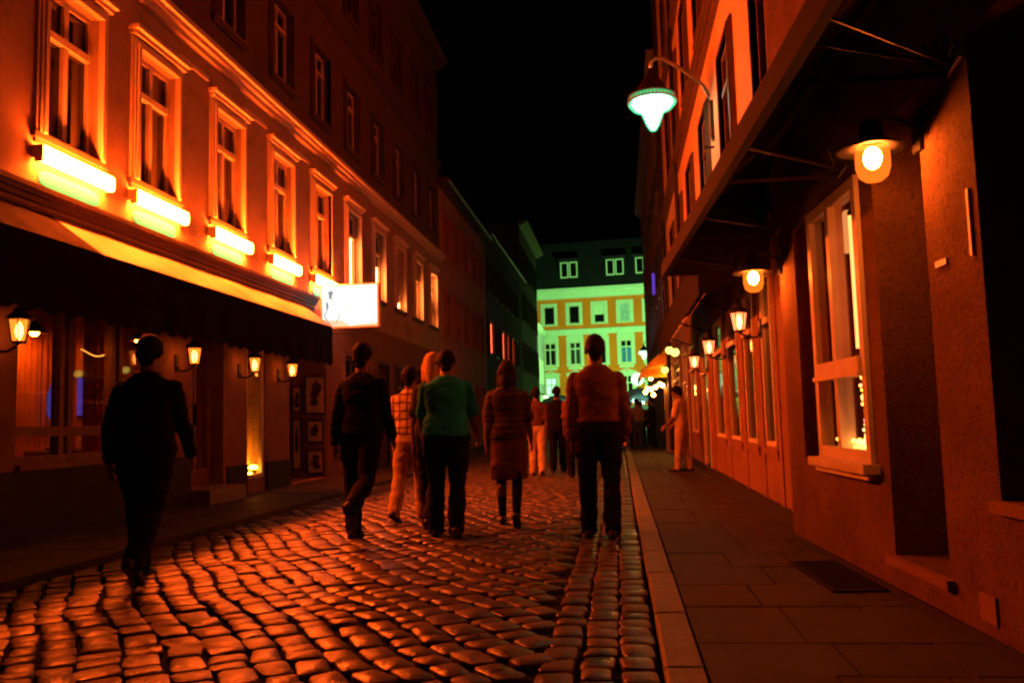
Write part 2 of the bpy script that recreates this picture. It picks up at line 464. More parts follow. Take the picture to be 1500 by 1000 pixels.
pub.wall('ground_floor_wall', surf('brown_ground_floor_render', (.2, .11, .065), .85, .15, 1.2, .3, 70, dirt=(.11, .06, .04)), 3., 27.3, 0, 3.3, ground_holes, 9., top=False)
hs2 = [hole(s, 7.12, .9, 1.4) for s in w2] + [hole(s, 10.2, .9, 1.4) for s in w2]
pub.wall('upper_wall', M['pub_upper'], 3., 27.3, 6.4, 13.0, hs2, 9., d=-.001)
for s, w in w1: pub.window(s, 4.08, w, 1.62, W1, .16)
for s in w2:
    pub.window(s, 7.12, .9, 1.4, W2); pub.window(s, 10.2, .9, 1.4, W2b)
pub.band('cornice', M['trim'], 3., 27.3, 6.3, 6.52, .2)
pub.band('ledge', M['dark_trim'], 3., 15.6, 3.34, 3.5, .1)
pub.band('upper_cornice', M['dark_trim'], 3., 27.3, 9.45, 9.6, .12)
pub.band('eaves', M['dark_trim'], 3., 27.3, 12.85, 13.15, .4)
m = pub.mb()
m.quad((3., .35, 13.16), (27.3, .35, 13.16), (27.3, -4.5, 17.), (3., -4.5, 17.)); m.quad((3., -9, 13.16), (27.3, -9, 13.16), (27.3, -4.5, 17.), (3., -4.5, 17.))
m.quad((27.3, .35, 13.16), (27.3, -9, 13.16), (27.3, -4.5, 17.)); m.quad((3., .35, 13.16), (3., -9, 13.16), (3., -4.5, 17.))
m.build('roof', M['slate'], pub.root)
for a, b, z in ((3., 10.8, .7), (11.9, 12.56, .5), (13.28, 14.28, .5)):
    m = pub.mb(); m.box(a, b, -.02, .035, .0, z); m.build('plinth', M['plinth'], pub.root)
for s, w in w1[:5]:  # lamp glow on the wall, painted as raised yellow-green patches
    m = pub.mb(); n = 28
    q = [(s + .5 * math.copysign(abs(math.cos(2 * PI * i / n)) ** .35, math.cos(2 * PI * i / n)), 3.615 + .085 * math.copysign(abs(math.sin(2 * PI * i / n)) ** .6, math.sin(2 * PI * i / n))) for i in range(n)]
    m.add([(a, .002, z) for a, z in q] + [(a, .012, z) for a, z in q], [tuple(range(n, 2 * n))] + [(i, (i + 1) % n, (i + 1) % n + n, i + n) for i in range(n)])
    m.build('glow_patch', M['tube_glow'], pub.root)
# small relief panels between first-floor windows and the cornice
for s in (10.9, 12.95, 14.95):
    m = pub.mb(); m.box(s - .5, s + .35, -.01, .03, 6.02, 6.08); m.build('relief_bar', M['trim'], pub.root)

# shop front: panes, bars, room behind
m = pub.mb(); z0, z1 = .76, 2.62
for a in (7.5, 8.28, 8.42, 9.2, 9.34, 9.95): m.box(a, a + .07, -.2, -.1, z0, z1)
m.box(7.57, 9.95, -.197, -.103, 1.02, 1.12); m.box(7.57, 9.95, -.197, -.103, z0, z0 + .07); m.box(7.5, 10.02, -.1, .06, z0 - .06, z0 - .004)
fr = m.build('shop_window', M['brown_wood'], pub.root)
m = pub.mb(); m.box(7.53, 9.98, -.16, -.152, z0 + .03, z1 - .02); m.build('pane', M['clear'], fr)
m = pub.mb()
for a, b in ((10.9, 10.98), (11.72, 11.8), (11.32, 11.37)): m.box(a, b, -.28, -.2, .26, 2.6)
m.box(10.98, 11.72, -.277, -.203, .26, .5); m.box(10.98, 11.72, -.277, -.203, 2.1, 2.18)
dr = m.build('door', M['brown_wood'], pub.root)
m = pub.mb(); m.box(10.94, 11.76, -.25, -.242, .4, 2.58); m.build('pane', M['clear'], dr)
m = pub.mb(); m.box(11.28, 11.3, -.2, -.15, 1.1, 1.4); m.build('handle', M['copper'], dr)
m = pub.mb(); m.box(10.8, 11.9, -.05, .3, .05, .25); m.build('doorstep', M['kerbstone'], pub.root)
m = pub.mb()
for a, b in ((12.58, 12.65), (13.19, 13.26)): m.box(a, b, -.09, -.02, .27, 2.6)
m.box(12.65, 13.19, -.087, -.023, .27, .33)
nw = m.build('narrow_window', M['white_wood'], pub.root)
m = pub.mb(); m.box(12.62, 13.22, -.06, -.055, .3, 2.58); m.build('pane', M['clear'], nw)
# later ground-floor openings, unlit
for a, b, c, e in ((17.2, 18.9, .7, 2.5), (21.4, 23.2, .7, 2.5), (24., 26., .7, 2.5)):
    pub.window((a + b) / 2, c, b - a, e - c, W2b)
pub.window(20.1, .06, 1., 2.44, W2b, .25)
# the pub room
m = pub.mb(); q0, q1, qa, qb, B_ = 6.2, 14.2, .1, 2.9, -2.6
m.quad((q0, B_, qa), (q1, B_, qa), (q1, B_, qb), (q0, B_, qb)); m.quad((q0, B_, qa), (q0, -.24, qa), (q0, -.24, qb), (q0, B_, qb)); m.quad((q1, B_, qa), (q1, -.8, qa), (q1, -.8, qb), (q1, B_, qb))
m.quad((12.3, -.8, qa), (q1, -.8, qa), (q1, -.8, qb), (12.3, -.8, qb)); m.quad((12.3, -.8, qa), (12.3, -.24, qa), (12.3, -.24, qb), (12.3, -.8, qb))
for z in (qa, qb): m.quad((q0, B_, z), (q1, B_, z), (q1, -.8, z), (q0, -.8, z)); m.quad((q0, -.8, z), (12.3, -.8, z), (12.3, -.24, z), (q0, -.24, z))
m.build('room_wall', M['room'], pub.root, fix=False)
def drape(m, a, b, d, z0, z1, per=.09, amp=.025):
    n = max(6, int((b - a) / per * 6))
    pts = [(a + (b - a) * i / n, d + amp * math.sin(i / 6 * 2 * PI) + .01 * math.sin(i * 1.7)) for i in range(n + 1)]
    vs = [(s, q, z) for z in (z0, z1) for s, q in pts]
    m.add(vs, [(i, i + 1, n + 2 + i, n + 1 + i) for i in range(n)])
m = pub.mb(); drape(m, 8.4, 9.7, -.9, .5, 2.7); drape(m, 10.9, 11.5, -1.6, .78, 2.62); drape(m, 11.9, 12.6, -1.3, .78, 2.62)
m.build('curtain', M['curtain'], pub.root, smooth=True, fix=False)
m = pub.mb(); drape(m, 12.45, 14.18, -.32, .2, 2.6)
m.quad((12.4, -.35, .27), (14.2, -.35, .27), (14.2, -.1, .27), (12.4, -.1, .27)); m.quad((12.4, -.1, .2), (12.4, -.35, .2), (12.4, -.35, 2.6), (12.4, -.1, 2.6))
m.build('lace_curtain', surf('straw_curtain', (.7, .45, .2), .9, .4, 25, .6, 60), pub.root, fix=False)

def floor_lamp():
    o = thing('uplight', 'low bright yellow uplight glowing at the foot of the narrow pub window', 'lamp', pub.world(13.2, -.17, .275), pub.rot())
    m = MB(); m.lathe([(.07, 0), (.08, .02), (.05, .06), (.06, .1), (.075, .12)], n=12); m.build('base', M['iron'], o)
    m = MB(); m.ball((0, 0, .14), (.075, .075, .045), 12); m.ball((.16, .02, .05), .035, 8); m.ball((-.15, .05, .05), .035, 8); m.build('bulb', glow('uplight_bulb', (1., .3, .02), 110), o, True)
floor_lamp()

def pendant(loc, label, first=None):
    if first:
        o = copy_tree(first); o.location = loc; o['label'] = label; return o
    o = thing('pendant_lamp', label, 'lamp', loc, 0, 'pendant lamps inside the pub')
    m = MB(); m.tube([(0, 0, .12), (0, 0, .85)], .006, 6); m.build('cord', M['iron'], o)
    m = MB(); m.lathe([(.03, .13), (.05, .1), (.13, 0), (.128, 0), (.04, .09)], n=16); m.build('shade', M['copper'], o, True)
    m = MB(); m.ball((0, 0, .015), .05, 10); m.build('bulb', glow('pendant_bulb', (1., .17, .012), 330), o, True)
    return o
pl = pendant(pub.world(11.92, -2., 2.4), 'lit copper pendant lamp hanging in the middle of the pub window')
pendant(pub.world(8.54, -.6, 2.14), 'lit copper pendant lamp hanging furthest left behind the pub window', pl)
pendant(pub.world(12.0, -1.45, 2.4), 'lit copper pendant lamp hanging in the right part of the pub window', pl)
o = thing('wall_screen', 'dim violet television screen on the back wall of the pub room', 'screen', pub.world(12.37, -2.54, 1.3), pub.rot())
m = MB(); m.box(-.26, .26, -.05, 0, -.02, .62); m.build('housing', M['iron'], o)
m = MB(); m.box(-.24, .24, .002, .006, .01, .59); m.build('display', M['lit_blue'], o)
o = thing('blue_lamp', 'slim pale blue glowing lamp standing on the small table in the pub window', 'lamp', pub.world(9.04, -.72, .862), 0)
m = MB(); m.lathe([(.07, 0), (.07, .02), (.02, .04), (.018, .34)], n=12); m.build('base', M['iron'], o)
m = MB(); m.lathe([(.02, .34), (.06, .42), (.055, .62), (.03, .72), (.012, .78), (.005, .8)], n=12); m.build('glass', M['lit_blue2'], o, True)
o = thing('bar_table', 'small round table with turned leg standing in the pub window', 'table', pub.world(9.14, -.8, .1), 0)
m = MB(); m.lathe([(.32, .72), (.33, .74), (.32, .76), (.0, .762)], n=20); m.build('tabletop', M['brown_wood'], o)
m = MB(); m.lathe([(.2, 0), (.18, .03), (.03, .08), (.04, .4), (.03, .72)], n=12); m.build('leg', M['iron'], o)
o = thing('wine_glass', 'wine glass catching the light on the pub window table', 'glass', pub.world(9.32, -.7, .862), 0)
m = MB(); m.lathe([(.035, 0), (.03, .004), (.004, .01), (.004, .08), (.03, .11), (.036, .15), (.03, .18)], n=14); m.build('bowl', M['clear'], o, True)
# bar string of light under the room ceiling
o = thing('light_chain', 'sagging golden chain of tiny lights across the pub window', 'light chain', pub.world(9.23, -.32, 1.97), pub.rot()); o.scale = (.54, 1, 1)
m = MB(); m.tube([(-.62 + .124 * i, 0, .03 * math.cos(i * .62)) for i in range(11)], .004, 5); m.build('wire', M['iron'], o)
m = MB()
for i in range(24): m.ball((-.6 + .05 * i, .012, .03 * math.cos(i * .25) - .012), .008, 6)
m.build('bulbs', glow('chain_bulb', (1., .4, .06), 4), o)

# posters on the far cheek of the entrance recess
def poster(name, label, x0, x1, z0, z1, seed):
    o = thing(name, label, 'poster', (0, 16.245, (z0 + z1) / 2)); o.location.x = (x0 + x1) / 2
    rnd = random.Random(seed); w, h = (x1 - x0) / 2, (z1 - z0) / 2
    m = MB(); t = .035
    m.box(-w, -w + t, -.035, -.003, -h, h); m.box(w - t, w, -.035, -.003, -h, h); m.box(-w + t, w - t, -.034, -.003, -h, -h + t); m.box(-w + t, w - t, -.034, -.003, h - t, h)
    m.build('frame', M['iron'], o)
    m = MB(); m.box(-w + t, w - t, -.02, -.004, -h + t, h - t); m.build('sheet', M['paper'], o)
    m = MB()
    for k in range(4):
        cx = rnd.uniform(-.2, .2) * w; cz = rnd.uniform(-.45, .4) * h; a = rnd.uniform(.25, .5) * w; b = rnd.uniform(.18, .4) * h
        n = 12; m.quad(*[(cx + a * math.cos(2 * PI * i / n) * rnd.uniform(.7, 1.15), -.0215 - k * .0008, cz + b * math.sin(2 * PI * i / n) * rnd.uniform(.7, 1.15)) for i in range(n)])
    m.build('print', M['ink'], o, fix=False)
poster('framed_poster', 'large framed poster with a dark figure, top right beside the pub entrance', -6.16, -5.72, 1.28, 2.05, 3)
poster('framed_poster', 'small framed poster nearest the lantern, high on the entrance wall', -6.42, -6.2, 1.32, 1.86, 5)
poster('framed_poster', 'tall narrow framed poster low on the entrance wall beside the pillar', -6.42, -6.2, .2, 1.22, 8)
poster('framed_poster', 'square framed poster halfway up the entrance wall, below the large one', -6.12, -5.76, .72, 1.18, 11)
poster('framed_poster', 'lowest framed poster on the entrance wall near the ground', -6.12, -5.76, .12, .6, 15)

# tube lamps
def tube_lamp():
    o = thing('tube_lamp', 'x', 'lamp', (0, 0, 0), 0, 'orange tube lamps under the first-floor windows')
    m = MB(); m.box(-.6, .6, -.002, .03, -.06, .07); m.box(-.6, -.588, .03, .12, -.1, .07); m.box(.588, .6, .03, .12, -.1, .07)
    m.build('housing', M['trim'], o)
    m = MB(); n = 16
    sec = [(.1 + .045 * math.copysign(abs(math.cos(2 * PI * i / n)) ** .6, math.cos(2 * PI * i / n)), .085 * math.copysign(abs(math.sin(2 * PI * i / n)) ** .6, math.sin(2 * PI * i / n)) - .015) for i in range(n)]
    m.add([(x, y, z) for x in (-.585, .585) for y, z in sec], [tuple(range(n)), tuple(range(n, 2 * n))] + [(i, (i + 1) % n, (i + 1) % n + n, i + n) for i in range(n)])
    m.build('tube', M['tube'], o)
    return o
tl = tube_lamp()
tn = ['orange tube lamp below the first upper window at the left edge', 'orange tube lamp below the second upper window of the pub', 'orange tube lamp below the third upper window of the pub',
      'orange tube lamp below the fourth upper window of the pub', 'orange tube lamp under the fifth upper window, next to the white lightbox sign']
for i, (s, w) in enumerate(w1[:5]):
    place(tl, i == 0, tn[i], pub.world(s, .002, 3.84), pub.rot())

# light showing in upper pub windows: gaps beside the blinds
def lit(fac, label, s, z, w, h, mat, d=-.12):
    m = fac.mb(); m.box(s - w / 2, s + w / 2, d - .01, d, z, z + h)
    o = m.build('glow_strip', mat, fac.root); return o
lit(pub, '', 18.16, 4.15, .17, 1.05, M['lit_pane'], -.118); lit(pub, '', 17.72, 4.15, .06, .75, M['lit_pane_dim'], -.118)
lit(pub, '', 20.2, 4.15, .2, .75, M['lit_pane'], -.118); lit(pub, '', 19.85, 4.15, .08, .65, M['lit_pane_dim'], -.118)
lit(pub, '', 22.1, 4.16, .55, .14, M['lit_pane'], -.118); lit(pub, '', 21.85, 4.3, .1, 1.3, M['lit_pane_dim'], -.118)
lit(pub, '', 24.1, 4.16, .3, 1.1, M['lit_pane'], -.118); lit(pub, '', 23.82, 4.16, .14, 1.05, M['lit_pane_dim'], -.118)
lit(pub, '', 26.2, 4.95, .3, .62, M['lit_pane'], -.118); lit(pub, '', 26.1, 4.16, .4, .14, M['lit_pane'], -.118)
lit(pub, '', 22.05, 7.2, .3, .5, glow('faint_lit', (1., .4, .1), .05), -.118)

# awning: one pale cloth, light and shade put into its colours
aw = thing('scalloped_awning', 'long awning with pale lit top and shaded scalloped valance over the pub shop front', 'awning', pub.world(10., 0, 0))
o_aw = Vector(pub.world(10., 0, 0))
def fa(s, d, z): return Vector((d, s - 10., z))
m = MB(fa); n = 60
def tops(m, s0, s1, n):
    for i in range(n):
        a = s0 + (s1 - s0) * i / n; b = s0 + (s1 - s0) * (i + 1) / n
        sg_ = lambda q, k: k * .012 * math.sin(q * 4.4) + k * .006 * math.sin(q * 11)
        pr = lambda q: [(.012, 3.26), (.3, 3.05 + sg_(q, 1)), (.56, 2.86 + sg_(q, 1.)), (AD, AZ)]
        for (d0, z0, ), (d1, z1), (d2, z2), (d3, z3) in zip(pr(a), pr(a)[1:], pr(b), pr(b)[1:]):
            m.quad((a, d0, z0), (b, d2, z2), (b, d3, z3), (a, d1, z1))
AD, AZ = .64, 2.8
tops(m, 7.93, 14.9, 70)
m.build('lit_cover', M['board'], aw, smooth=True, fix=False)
m = MB(fa); tops(m, 4.8, 7.925, 20)
m.build('cover', M['awning_shaded'], aw, smooth=True, fix=False)
m = MB(fa)
k = 340
zz = lambda s: 2.16 - .05 * abs(math.sin(s * PI / .3))
for i in range(k):
    a = 4.8 + 9.9 * i / k; b = 4.8 + 9.9 * (i + 1) / k
    dd = lambda s: AD + .012 * math.sin(s * 9)
    q = lambda s: [(AD + .004, AZ + .012), (AD + .012, AZ - .05), (dd(s), AZ - .3), (dd(s) + .01, zz(s))]
    for (d0, z0), (d1, z1), (d2, z2), (d3, z3) in zip(q(a), q(a)[1:], q(b), q(b)[1:]):
        m.quad((a, d0, z0), (b, d2, z2), (b, d3, z3), (a, d1, z1))
m.build('valance', M['awning_shaded'], aw, smooth=True, fix=False)
m = MB(fa); nn = 10
for i in range(nn):
    q0, q1 = i / nn, (i + 1) / nn
    e = lambda q: (14.9 - .2 * q + .01, .02 + (AD - .02) * q, 3.25 - (3.25 - AZ) * q)
    a, b = e(q0), e(q1)
    m.quad(a, b, (b[0] + .012 * math.sin(i * 2), b[1], b[2] - .5 - .03 * (i % 2)), (a[0] + .012 * math.sin(i * 2), a[1], a[2] - .5 - .03 * (i % 2)))
m.build('side_flap', M['awning_side'], aw, fix=False)
m = MB(fa); m.tube([(4.8, AD - .03, AZ - .04), (14.68, AD - .03, AZ - .04)], .018, 8)
for s in (5.6, 7.45, 10.45, 13.8): m.tube([(s, .02, 2.6), (s, .4, 2.68), (s, AD - .03, AZ - .04)], .014, 6)
m.build('frame', M['iron'], aw)

# wall lanterns
def lantern():
    o = thing('wall_lantern', 'x', 'wall lamp')
    m = MB(); m.box(-.045, .045, 0, .018, -.2, .02); m.tube([(0, .01, -.15), (0, .06, -.19), (0, .14, -.19), (0, .22, -.15), (0, .25, -.115)], .013, 8)
    m.ball((0, .02, -.15), .03, 8); m.build('bracket', M['iron'], o)
    m = MB(); m.lathe([(.058, -.1), (.092, .1)], (0, .25, 0), 6); m.build('glass', M['lantern'], o)
    m = MB(); m.lathe([(.004, -.09), (.018, -.07), (.034, -.02), (.03, .03), (.014, .065), (.003, .08)], (0, .25, 0), 12); m.build('bulb', M['flame'], o, True)
    m = MB()
    for k in range(6):
        a = 2 * PI * (k + .5) / 6
        m.tube([(.062 * math.cos(a), .25 + .062 * math.sin(a), -.105), (.096 * math.cos(a), .25 + .096 * math.sin(a), .105)], .0065, 5)
    m.lathe([(.045, -.125), (.066, -.115), (.066, -.1), (.03, -.1)], (0, .25, 0), 6); m.lathe([(.09, .095), (.102, .1), (.102, .112), (.09, .112)], (0, .25, 0), 6)
    m.build('frame', M['iron'], o)
    m = MB(); m.lathe([(.118, .108), (.11, .125), (.06, .165), (.045, .19), (.05, .2), (.02, .215), (.012, .24), (.018, .255), (.002, .275)], (0, .25, 0), 12); m.build('roof', M['iron'], o)
    return o
ln = lantern()
lab = ['black six-sided lantern left of the pub shop window', 'black six-sided lantern beside the glazed pub door', 'black six-sided lantern by the narrow glowing window', 'black six-sided lantern on the pillar next to the posters']
for i, s in enumerate((7.18, 10.45, 12.3, 13.8)):
    place(ln, i == 0, lab[i], pub.world(s, .002, 2.0), pub.rot(), 'lanterns on the pub wall')

# lightbox sign
sg = thing('lightbox_sign', 'bright white lightbox sign with faint grey seated figure, sticking out from the pub wall', 'sign', (LX, 16.0, 2.93))
m = MB()
W, H = 1.16, .86
m.box(.0, W, -.09, .09, 0, .03); m.box(.0, W, -.09, .09, H - .03, H); m.box(.0, .03, -.09, .09, .03, H - .03); m.box(W - .03, W, -.09, .09, .03, H - .03)
m.build('casing', surf('sign_casing', (.6, .5, .45), .5, .1, 5, .05), sg)
m = MB(); m.box(.03, W - .03, -.08, .08, .03, H - .03); m.build('face', M['sign_face'], sg)
def blot(m, cx, cz, a, b, k, seed, n=14):
    r = random.Random(seed)
    m.quad(*[(cx + a * math.cos(2 * PI * i / n) * r.uniform(.75, 1.1), -.0815 - k * .0006, cz + b * math.sin(2 * PI * i / n) * r.uniform(.75, 1.1)) for i in range(n)])
m = MB(); m.quad((.03, -.0812, .03), (.6, -.0812, .03), (.42, -.0812, .15), (.03, -.0812, .17)); m.quad((.6, -.0812, .03), (W - .03, -.0812, .03), (W - .03, -.0812, .09), (.72, -.0812, .06)); m.build('warm_corner', M['sign_warm'], sg, fix=False)
m = MB()
blot(m, .2, .68, .055, .065, 1, 1); blot(m, .19, .62, .03, .06, 2, 2); blot(m, .13, .44, .03, .09, 3, 3)
def stroke(m, pts, w, k):
    for (x0, z0), (x1, z1) in zip(pts, pts[1:]):
        dx, dz = x1 - x0, z1 - z0; l = math.hypot(dx, dz); nx, nz = -dz / l * w, dx / l * w
        m.quad((x0 - nx, -.0815 - k * .0006, z0 - nz), (x1 - nx, -.0815 - k * .0006, z1 - nz), (x1 + nx, -.0815 - k * .0006, z1 + nz), (x0 + nx, -.0815 - k * .0006, z0 + nz))
        k += .3
stroke(m, [(.13, .36), (.07, .25), (.1, .19), (.17, .1)], .012, 4); stroke(m, [(.22, .6), (.25, .5), (.23, .42)], .006, 5)
stroke(m, [(.36, .26), (.39, .24), (.32, .14), (.3, .08)], .009, 6); stroke(m, [(.17, .12), (.24, .09), (.3, .09)], .006, 7)
m.build('figure_print', M['sign_ink'], sg, fix=False)
m = MB()
stroke(m, [(.52, .3), (.55, .38), (.58, .3)], .008, 1); stroke(m, [(.62, .37), (.66, .4), (.64, .3), (.69, .33)], .007, 2); stroke(m, [(.73, .31), (.83, .31)], .006, 3)
m.build('faint_script', glow('sign_script', (1., .9, .62), 1.05), sg, fix=False)
m = MB(); m.tube([(.02, 0, -.1), (.6, 0, -.1)], .014, 8); m.tube([(.5, 0, -.1), (.5, 0, .0)], .012, 8); m.tube([(.12, 0, -.1), (.12, 0, 0)], .012, 8); m.box(0, .02, -.06, .06, -.2, .05)
m.build('bracket', M['iron'], sg)

# ------------------------------------------------------------------ left: the row behind
def simple_house(name, label, x, s0, s1, h, wallm, rows, cols, w, hh, style, roofh=3.5, n=(1, 0), eave=.35, roofm=None, eavem=None):
    f = Facade(name, label, 'building', (x, 0, 0), (0, 1), n, (s0 + s1) / 2)
    holes = [hole(c, r, w, hh, .06) for r in rows for c in cols]
    f.wall('wall', wallm, s0, s1, 0, h, holes, 8.)
    for r in rows:
        for c in cols: f.window(c, r, w, hh, style, .055)
    f.band('eaves', eavem or M['dark_trim'], s0, s1, h - .25, h + .05, eave)
    m = f.mb()
    m.quad((s0, eave - .03, h + .06), (s1, eave - .03, h + .06), (s1, -4., h + roofh), (s0, -4., h + roofh)); m.quad((s0, -8, h + .06), (s1, -8, h + .06), (s1, -4., h + roofh), (s0, -4., h + roofh))
    m.quad((s0, eave - .03, h + .06), (s0, -8, h + .06), (s0, -4., h + roofh)); m.quad((s1, eave - .03, h + .06), (s1, -8, h + .06), (s1, -4., h + roofh))
    m.build('roof', roofm or M['slate'], f.root)
    return f
WS = dict(frame=M['brown_wood'], trimw=.08, trim=M['dark_trim'], sill=.06, trans=(), fw=.06)
WSr = dict(frame=M['house_a'], trimw=.08, trim=M['house_a'], sill=.06, trans=(.7,), fw=.06)
redh = simple_house('red_house', 'dull red rendered house with plain eaves, next beyond the pub', LX, 27.32, 37., 9.15, M['house_a'], (1., 3.95, 6.7), [28.4 + 1.75 * i for i in range(5)], .95, 1.5, WSr, 3., eave=.3)
m = redh.mb(); m.tube([(27.4, .33, 9.1), (37., .33, 9.1)], .06, 8); m.build('gutter', M['zinc'], redh.root)
darkh = simple_house('dark_house', 'almost black house whose middle windows glow red, beyond the red house', LX, 37.02, 51., 9.45, M['house_b'], (1., 4.1, 6.9), [38.2 + 2.05 * i for i in range(6)], 1.05, 1.45, WS, 3.2, eave=.3)
for s, w, h in ((38.0, .18, 1.35), (38.45, .3, 1.35), (42.1, .25, 1.35), (42.6, .2, 1.3), (44.2, .5, 1.3), (46.4, .4, 1.3)):
    lit(darkh, '', s, 4.16, w, h, M['lit_red'], -.012)
m = darkh.mb(); m.tube([(37.1, .33, 9.4), (51., .33, 9.4)], .06, 8); m.build('gutter', M['zinc'], darkh.root)
tallh = simple_house('tall_house', 'tall dark house with a pale green-lit cornice, far down the left side', LX, 51.02, 62., 13.2, M['house_c'], (1., 4.1, 7.2, 10.1), [52.2 + 2.1 * i for i in range(5)], 1.05, 1.7, WS, 3., eave=.55, eavem=M['far_trim'])
paleh = simple_house('pale_house', 'low pale house lit green, last on the left before the yellow building', LX - .35, 62.02, 71., 8.1, M['pale_green'], (1., 4., ), [63.2 + 1.9 * i for i in range(4)], .9, 1.7, dict(frame=M['far_trim'], trimw=.1, trim=M['far_trim'], sill=.06, trans=(.7,)), 2.4, eave=.4, eavem=M['far_trim'])

# small awning with a lamp far down on the left
o = thing('street_awning', 'small olive awning over a doorway of the pale house', 'awning', (LX - .3, 60., 2.2))
m = MB(); m.quad((0, -2, 1.), (0, 2, 1.), (1.6, 2, .35), (1.6, -2, .35)); m.quad((1.6, -2, .35), (1.6, 2, .35), (1.61, 2, .1), (1.61, -2, .1)); m.build('cover', cloth('olive_cloth', (.3, .34, .1)), o)
m = MB(); m.tube([(0, -1.9, .9), (1.58, -1.9, .33)], .03, 6); m.tube([(0, 1.9, .9), (1.58, 1.9, .33)], .03, 6); m.build('frame', M['iron'], o)
o = thing('bulkhead_lamp', 'small greenish lamp under the olive awning at far left', 'lamp', (LX + .75, 57.9, 2.62))
m = MB(); m.box(-.2, .2, -.06, .06, .09, .16); m.build('housing', M['iron'], o)
m = MB(); m.ball((0, 0, 0), (.22, .12, .1), 10); m.build('glass', glow('bulkhead_glass', (.7, 1., .4), 3), o, True)

# ------------------------------------------------------------------ the yellow building at the end
ya = R(6)
yb = Facade('yellow_building', 'yellow building with pale window surrounds and dormered slate roof, closing the end of the street', 'building', (-1.9, 74., 0), (-math.cos(ya), math.sin(ya)), (-math.sin(ya), -math.cos(ya)), 0.)
cols = [-6.98 + 2.22 * i for i in range(8)]
cols = [3.96 - 2.215 * i for i in range(5)] + [6.2]
rows3 = dict(frame=M['far_trim'], trimw=.26, trim=M['far_trim'], sill=.14, trans=(), mull=(), fw=.07)
rows2 = dict(frame=M['far_trim'], trimw=.26, trim=M['far_trim'], sill=.14, trans=(.7,), fw=.09, head=True)
yh = []
for c in cols: yh += [hole(c, 9.35, .95, 1.6), hole(c, 5.75, 1.0, 2.0), hole(c, 2.55, 1.0, 2.15)]
yb.wall('wall', M['ochre'], -5.4, 8.2, 0, 12.4, yh, 9.)
for c in cols:
    yb.window(c, 9.35, .95, 1.6, rows3); yb.window(c, 5.75, 1., 2., rows2); yb.window(c, 2.55, 1., 2.15, rows2)
yb.band('cornice', M['far_trim'], -5.5, 8.3, 11.55, 12.45, .45)
yb.band('string_course', M['far_trim'], -5.4, 8.2, 8.35, 8.85, .22)
yb.band('lower_string_course', M['ochre'], -5.4, 8.2, 4.98, 5.2, .15)
for c in cols:   # panels between the storeys and small pediments
    m = yb.mb(); m.box(c - .72, c + .72, -.01, .05, 8.02, 8.34); m.build('spandrel', M['far_trim'], yb.root)
    m = yb.mb(); m.box(c - .62, c + .62, -.01, .04, 5.35, 5.58); m.build('spandrel', M['far_trim'], yb.root)
for c in cols:
    m = yb.mb(); q = [(c - .85, 4.96), (c, 5.3), (c + .85, 4.96), (c + .85, 4.86), (c, 5.18), (c - .85, 4.86)]
    n = len(q); m.add([(s, -.01, z) for s, z in q] + [(s, .2, z) for s, z in q], [(0, 1, 4, 5), (1, 2, 3, 4), (6, 7, 10, 11), (7, 8, 9, 10)] + [(i, (i + 1) % n, (i + 1) % n + n, i + n) for i in range(n)])
    m.build('pediment', M['far_trim'], yb.root)
m = yb.mb(); m.box(-5.5, 8.3, -.01, .08, 0, 2.1); m.build('shop_base', M['house_c'], yb.root)
m = yb.mb()
m.quad((-5.4, .3, 12.46), (8.2, .3, 12.46), (8.2, -2.2, 17.), (-5.4, -2.2, 17.)); m.quad((-5.4, -2.2, 17.), (8.2, -2.2, 17.), (8.2, -9, 18.), (-5.4, -9, 18.))
m.quad((-5.4, .3, 12.46), (-5.4, -2.2, 17), (-5.4, -9, 18.), (-5.4, -9, 12.46)); m.quad((8.2, .3, 12.46), (8.2, -2.2, 17), (8.2, -9, 18.), (8.2, -9, 12.46))
m.build('roof', M['slate'], yb.root, fix=False)
for c, n in ((2.1, 2), (-1.95, 2), (-4.1, 1)):
    m = yb.mb(); wdt = .78 * n
    m.box(c - wdt / 2 - .1, c + wdt / 2 + .1, -2.4, -.25, 12.9, 15.0); m.box(c - wdt / 2 - .22, c + wdt / 2 + .22, -2.4, -.1, 15.0, 15.14)
    dm = m.build('dormer', M['slate'], yb.root)
    for k in range(n):
        cc = c + (k - (n - 1) / 2) * .8
        m = yb.mb(); e = .1
        m.box(cc - .36, cc - .36 + e, -.26, -.18, 13.45, 14.85); m.box(cc + .36 - e, cc + .36, -.26, -.18, 13.45, 14.85); m.box(cc - .36 + e, cc + .36 - e, -.26, -.18, 13.45, 13.55); m.box(cc - .36 + e, cc + .36 - e, -.26, -.18, 14.75, 14.85)
        m.build('dormer_window', M['far_trim'], dm)
        m = yb.mb(); m.box(cc - .3, cc + .3, -.245, -.235, 13.5, 14.8); m.build('pane', M['glass'], dm)
# blinds, a lit room and bluish curtains
m = yb.mb(); m.box(cols[2] - .42, cols[2] + .42, -.12, -.11, 10.05, 10.9); m.build('blind', M['far_trim'], yb.root)
m = yb.mb(); m.box(cols[3] - .42, cols[3] + .42, -.12, -.11, 9.42, 10.9); m.build('blind', surf('grey_blind', (.4, .55, .5), .8), yb.root)
m = yb.mb(); m.box(cols[3] - .42, cols[3] - .07, -.12, -.11, 5.85, 7.1); m.box(cols[3] + .07, cols[3] + .42, -.12, -.11, 5.85, 7.1); m.build('blue_curtain', surf('blue_curtain', (.06, .2, .5), .8), yb.root)
m = yb.mb(); m.box(cols[0] - .45, cols[0] + .45, -.12, -.11, 2.6, 4.65); m.build('lit_window', M['lit_green'], yb.root)
# pipe at right edge
m = yb.mb(); m.tube([(-5.2, .12, 0), (-5.2, .12, 12.3)], .09, 8); m.build('drainpipe', M['far_trim'], yb.root)
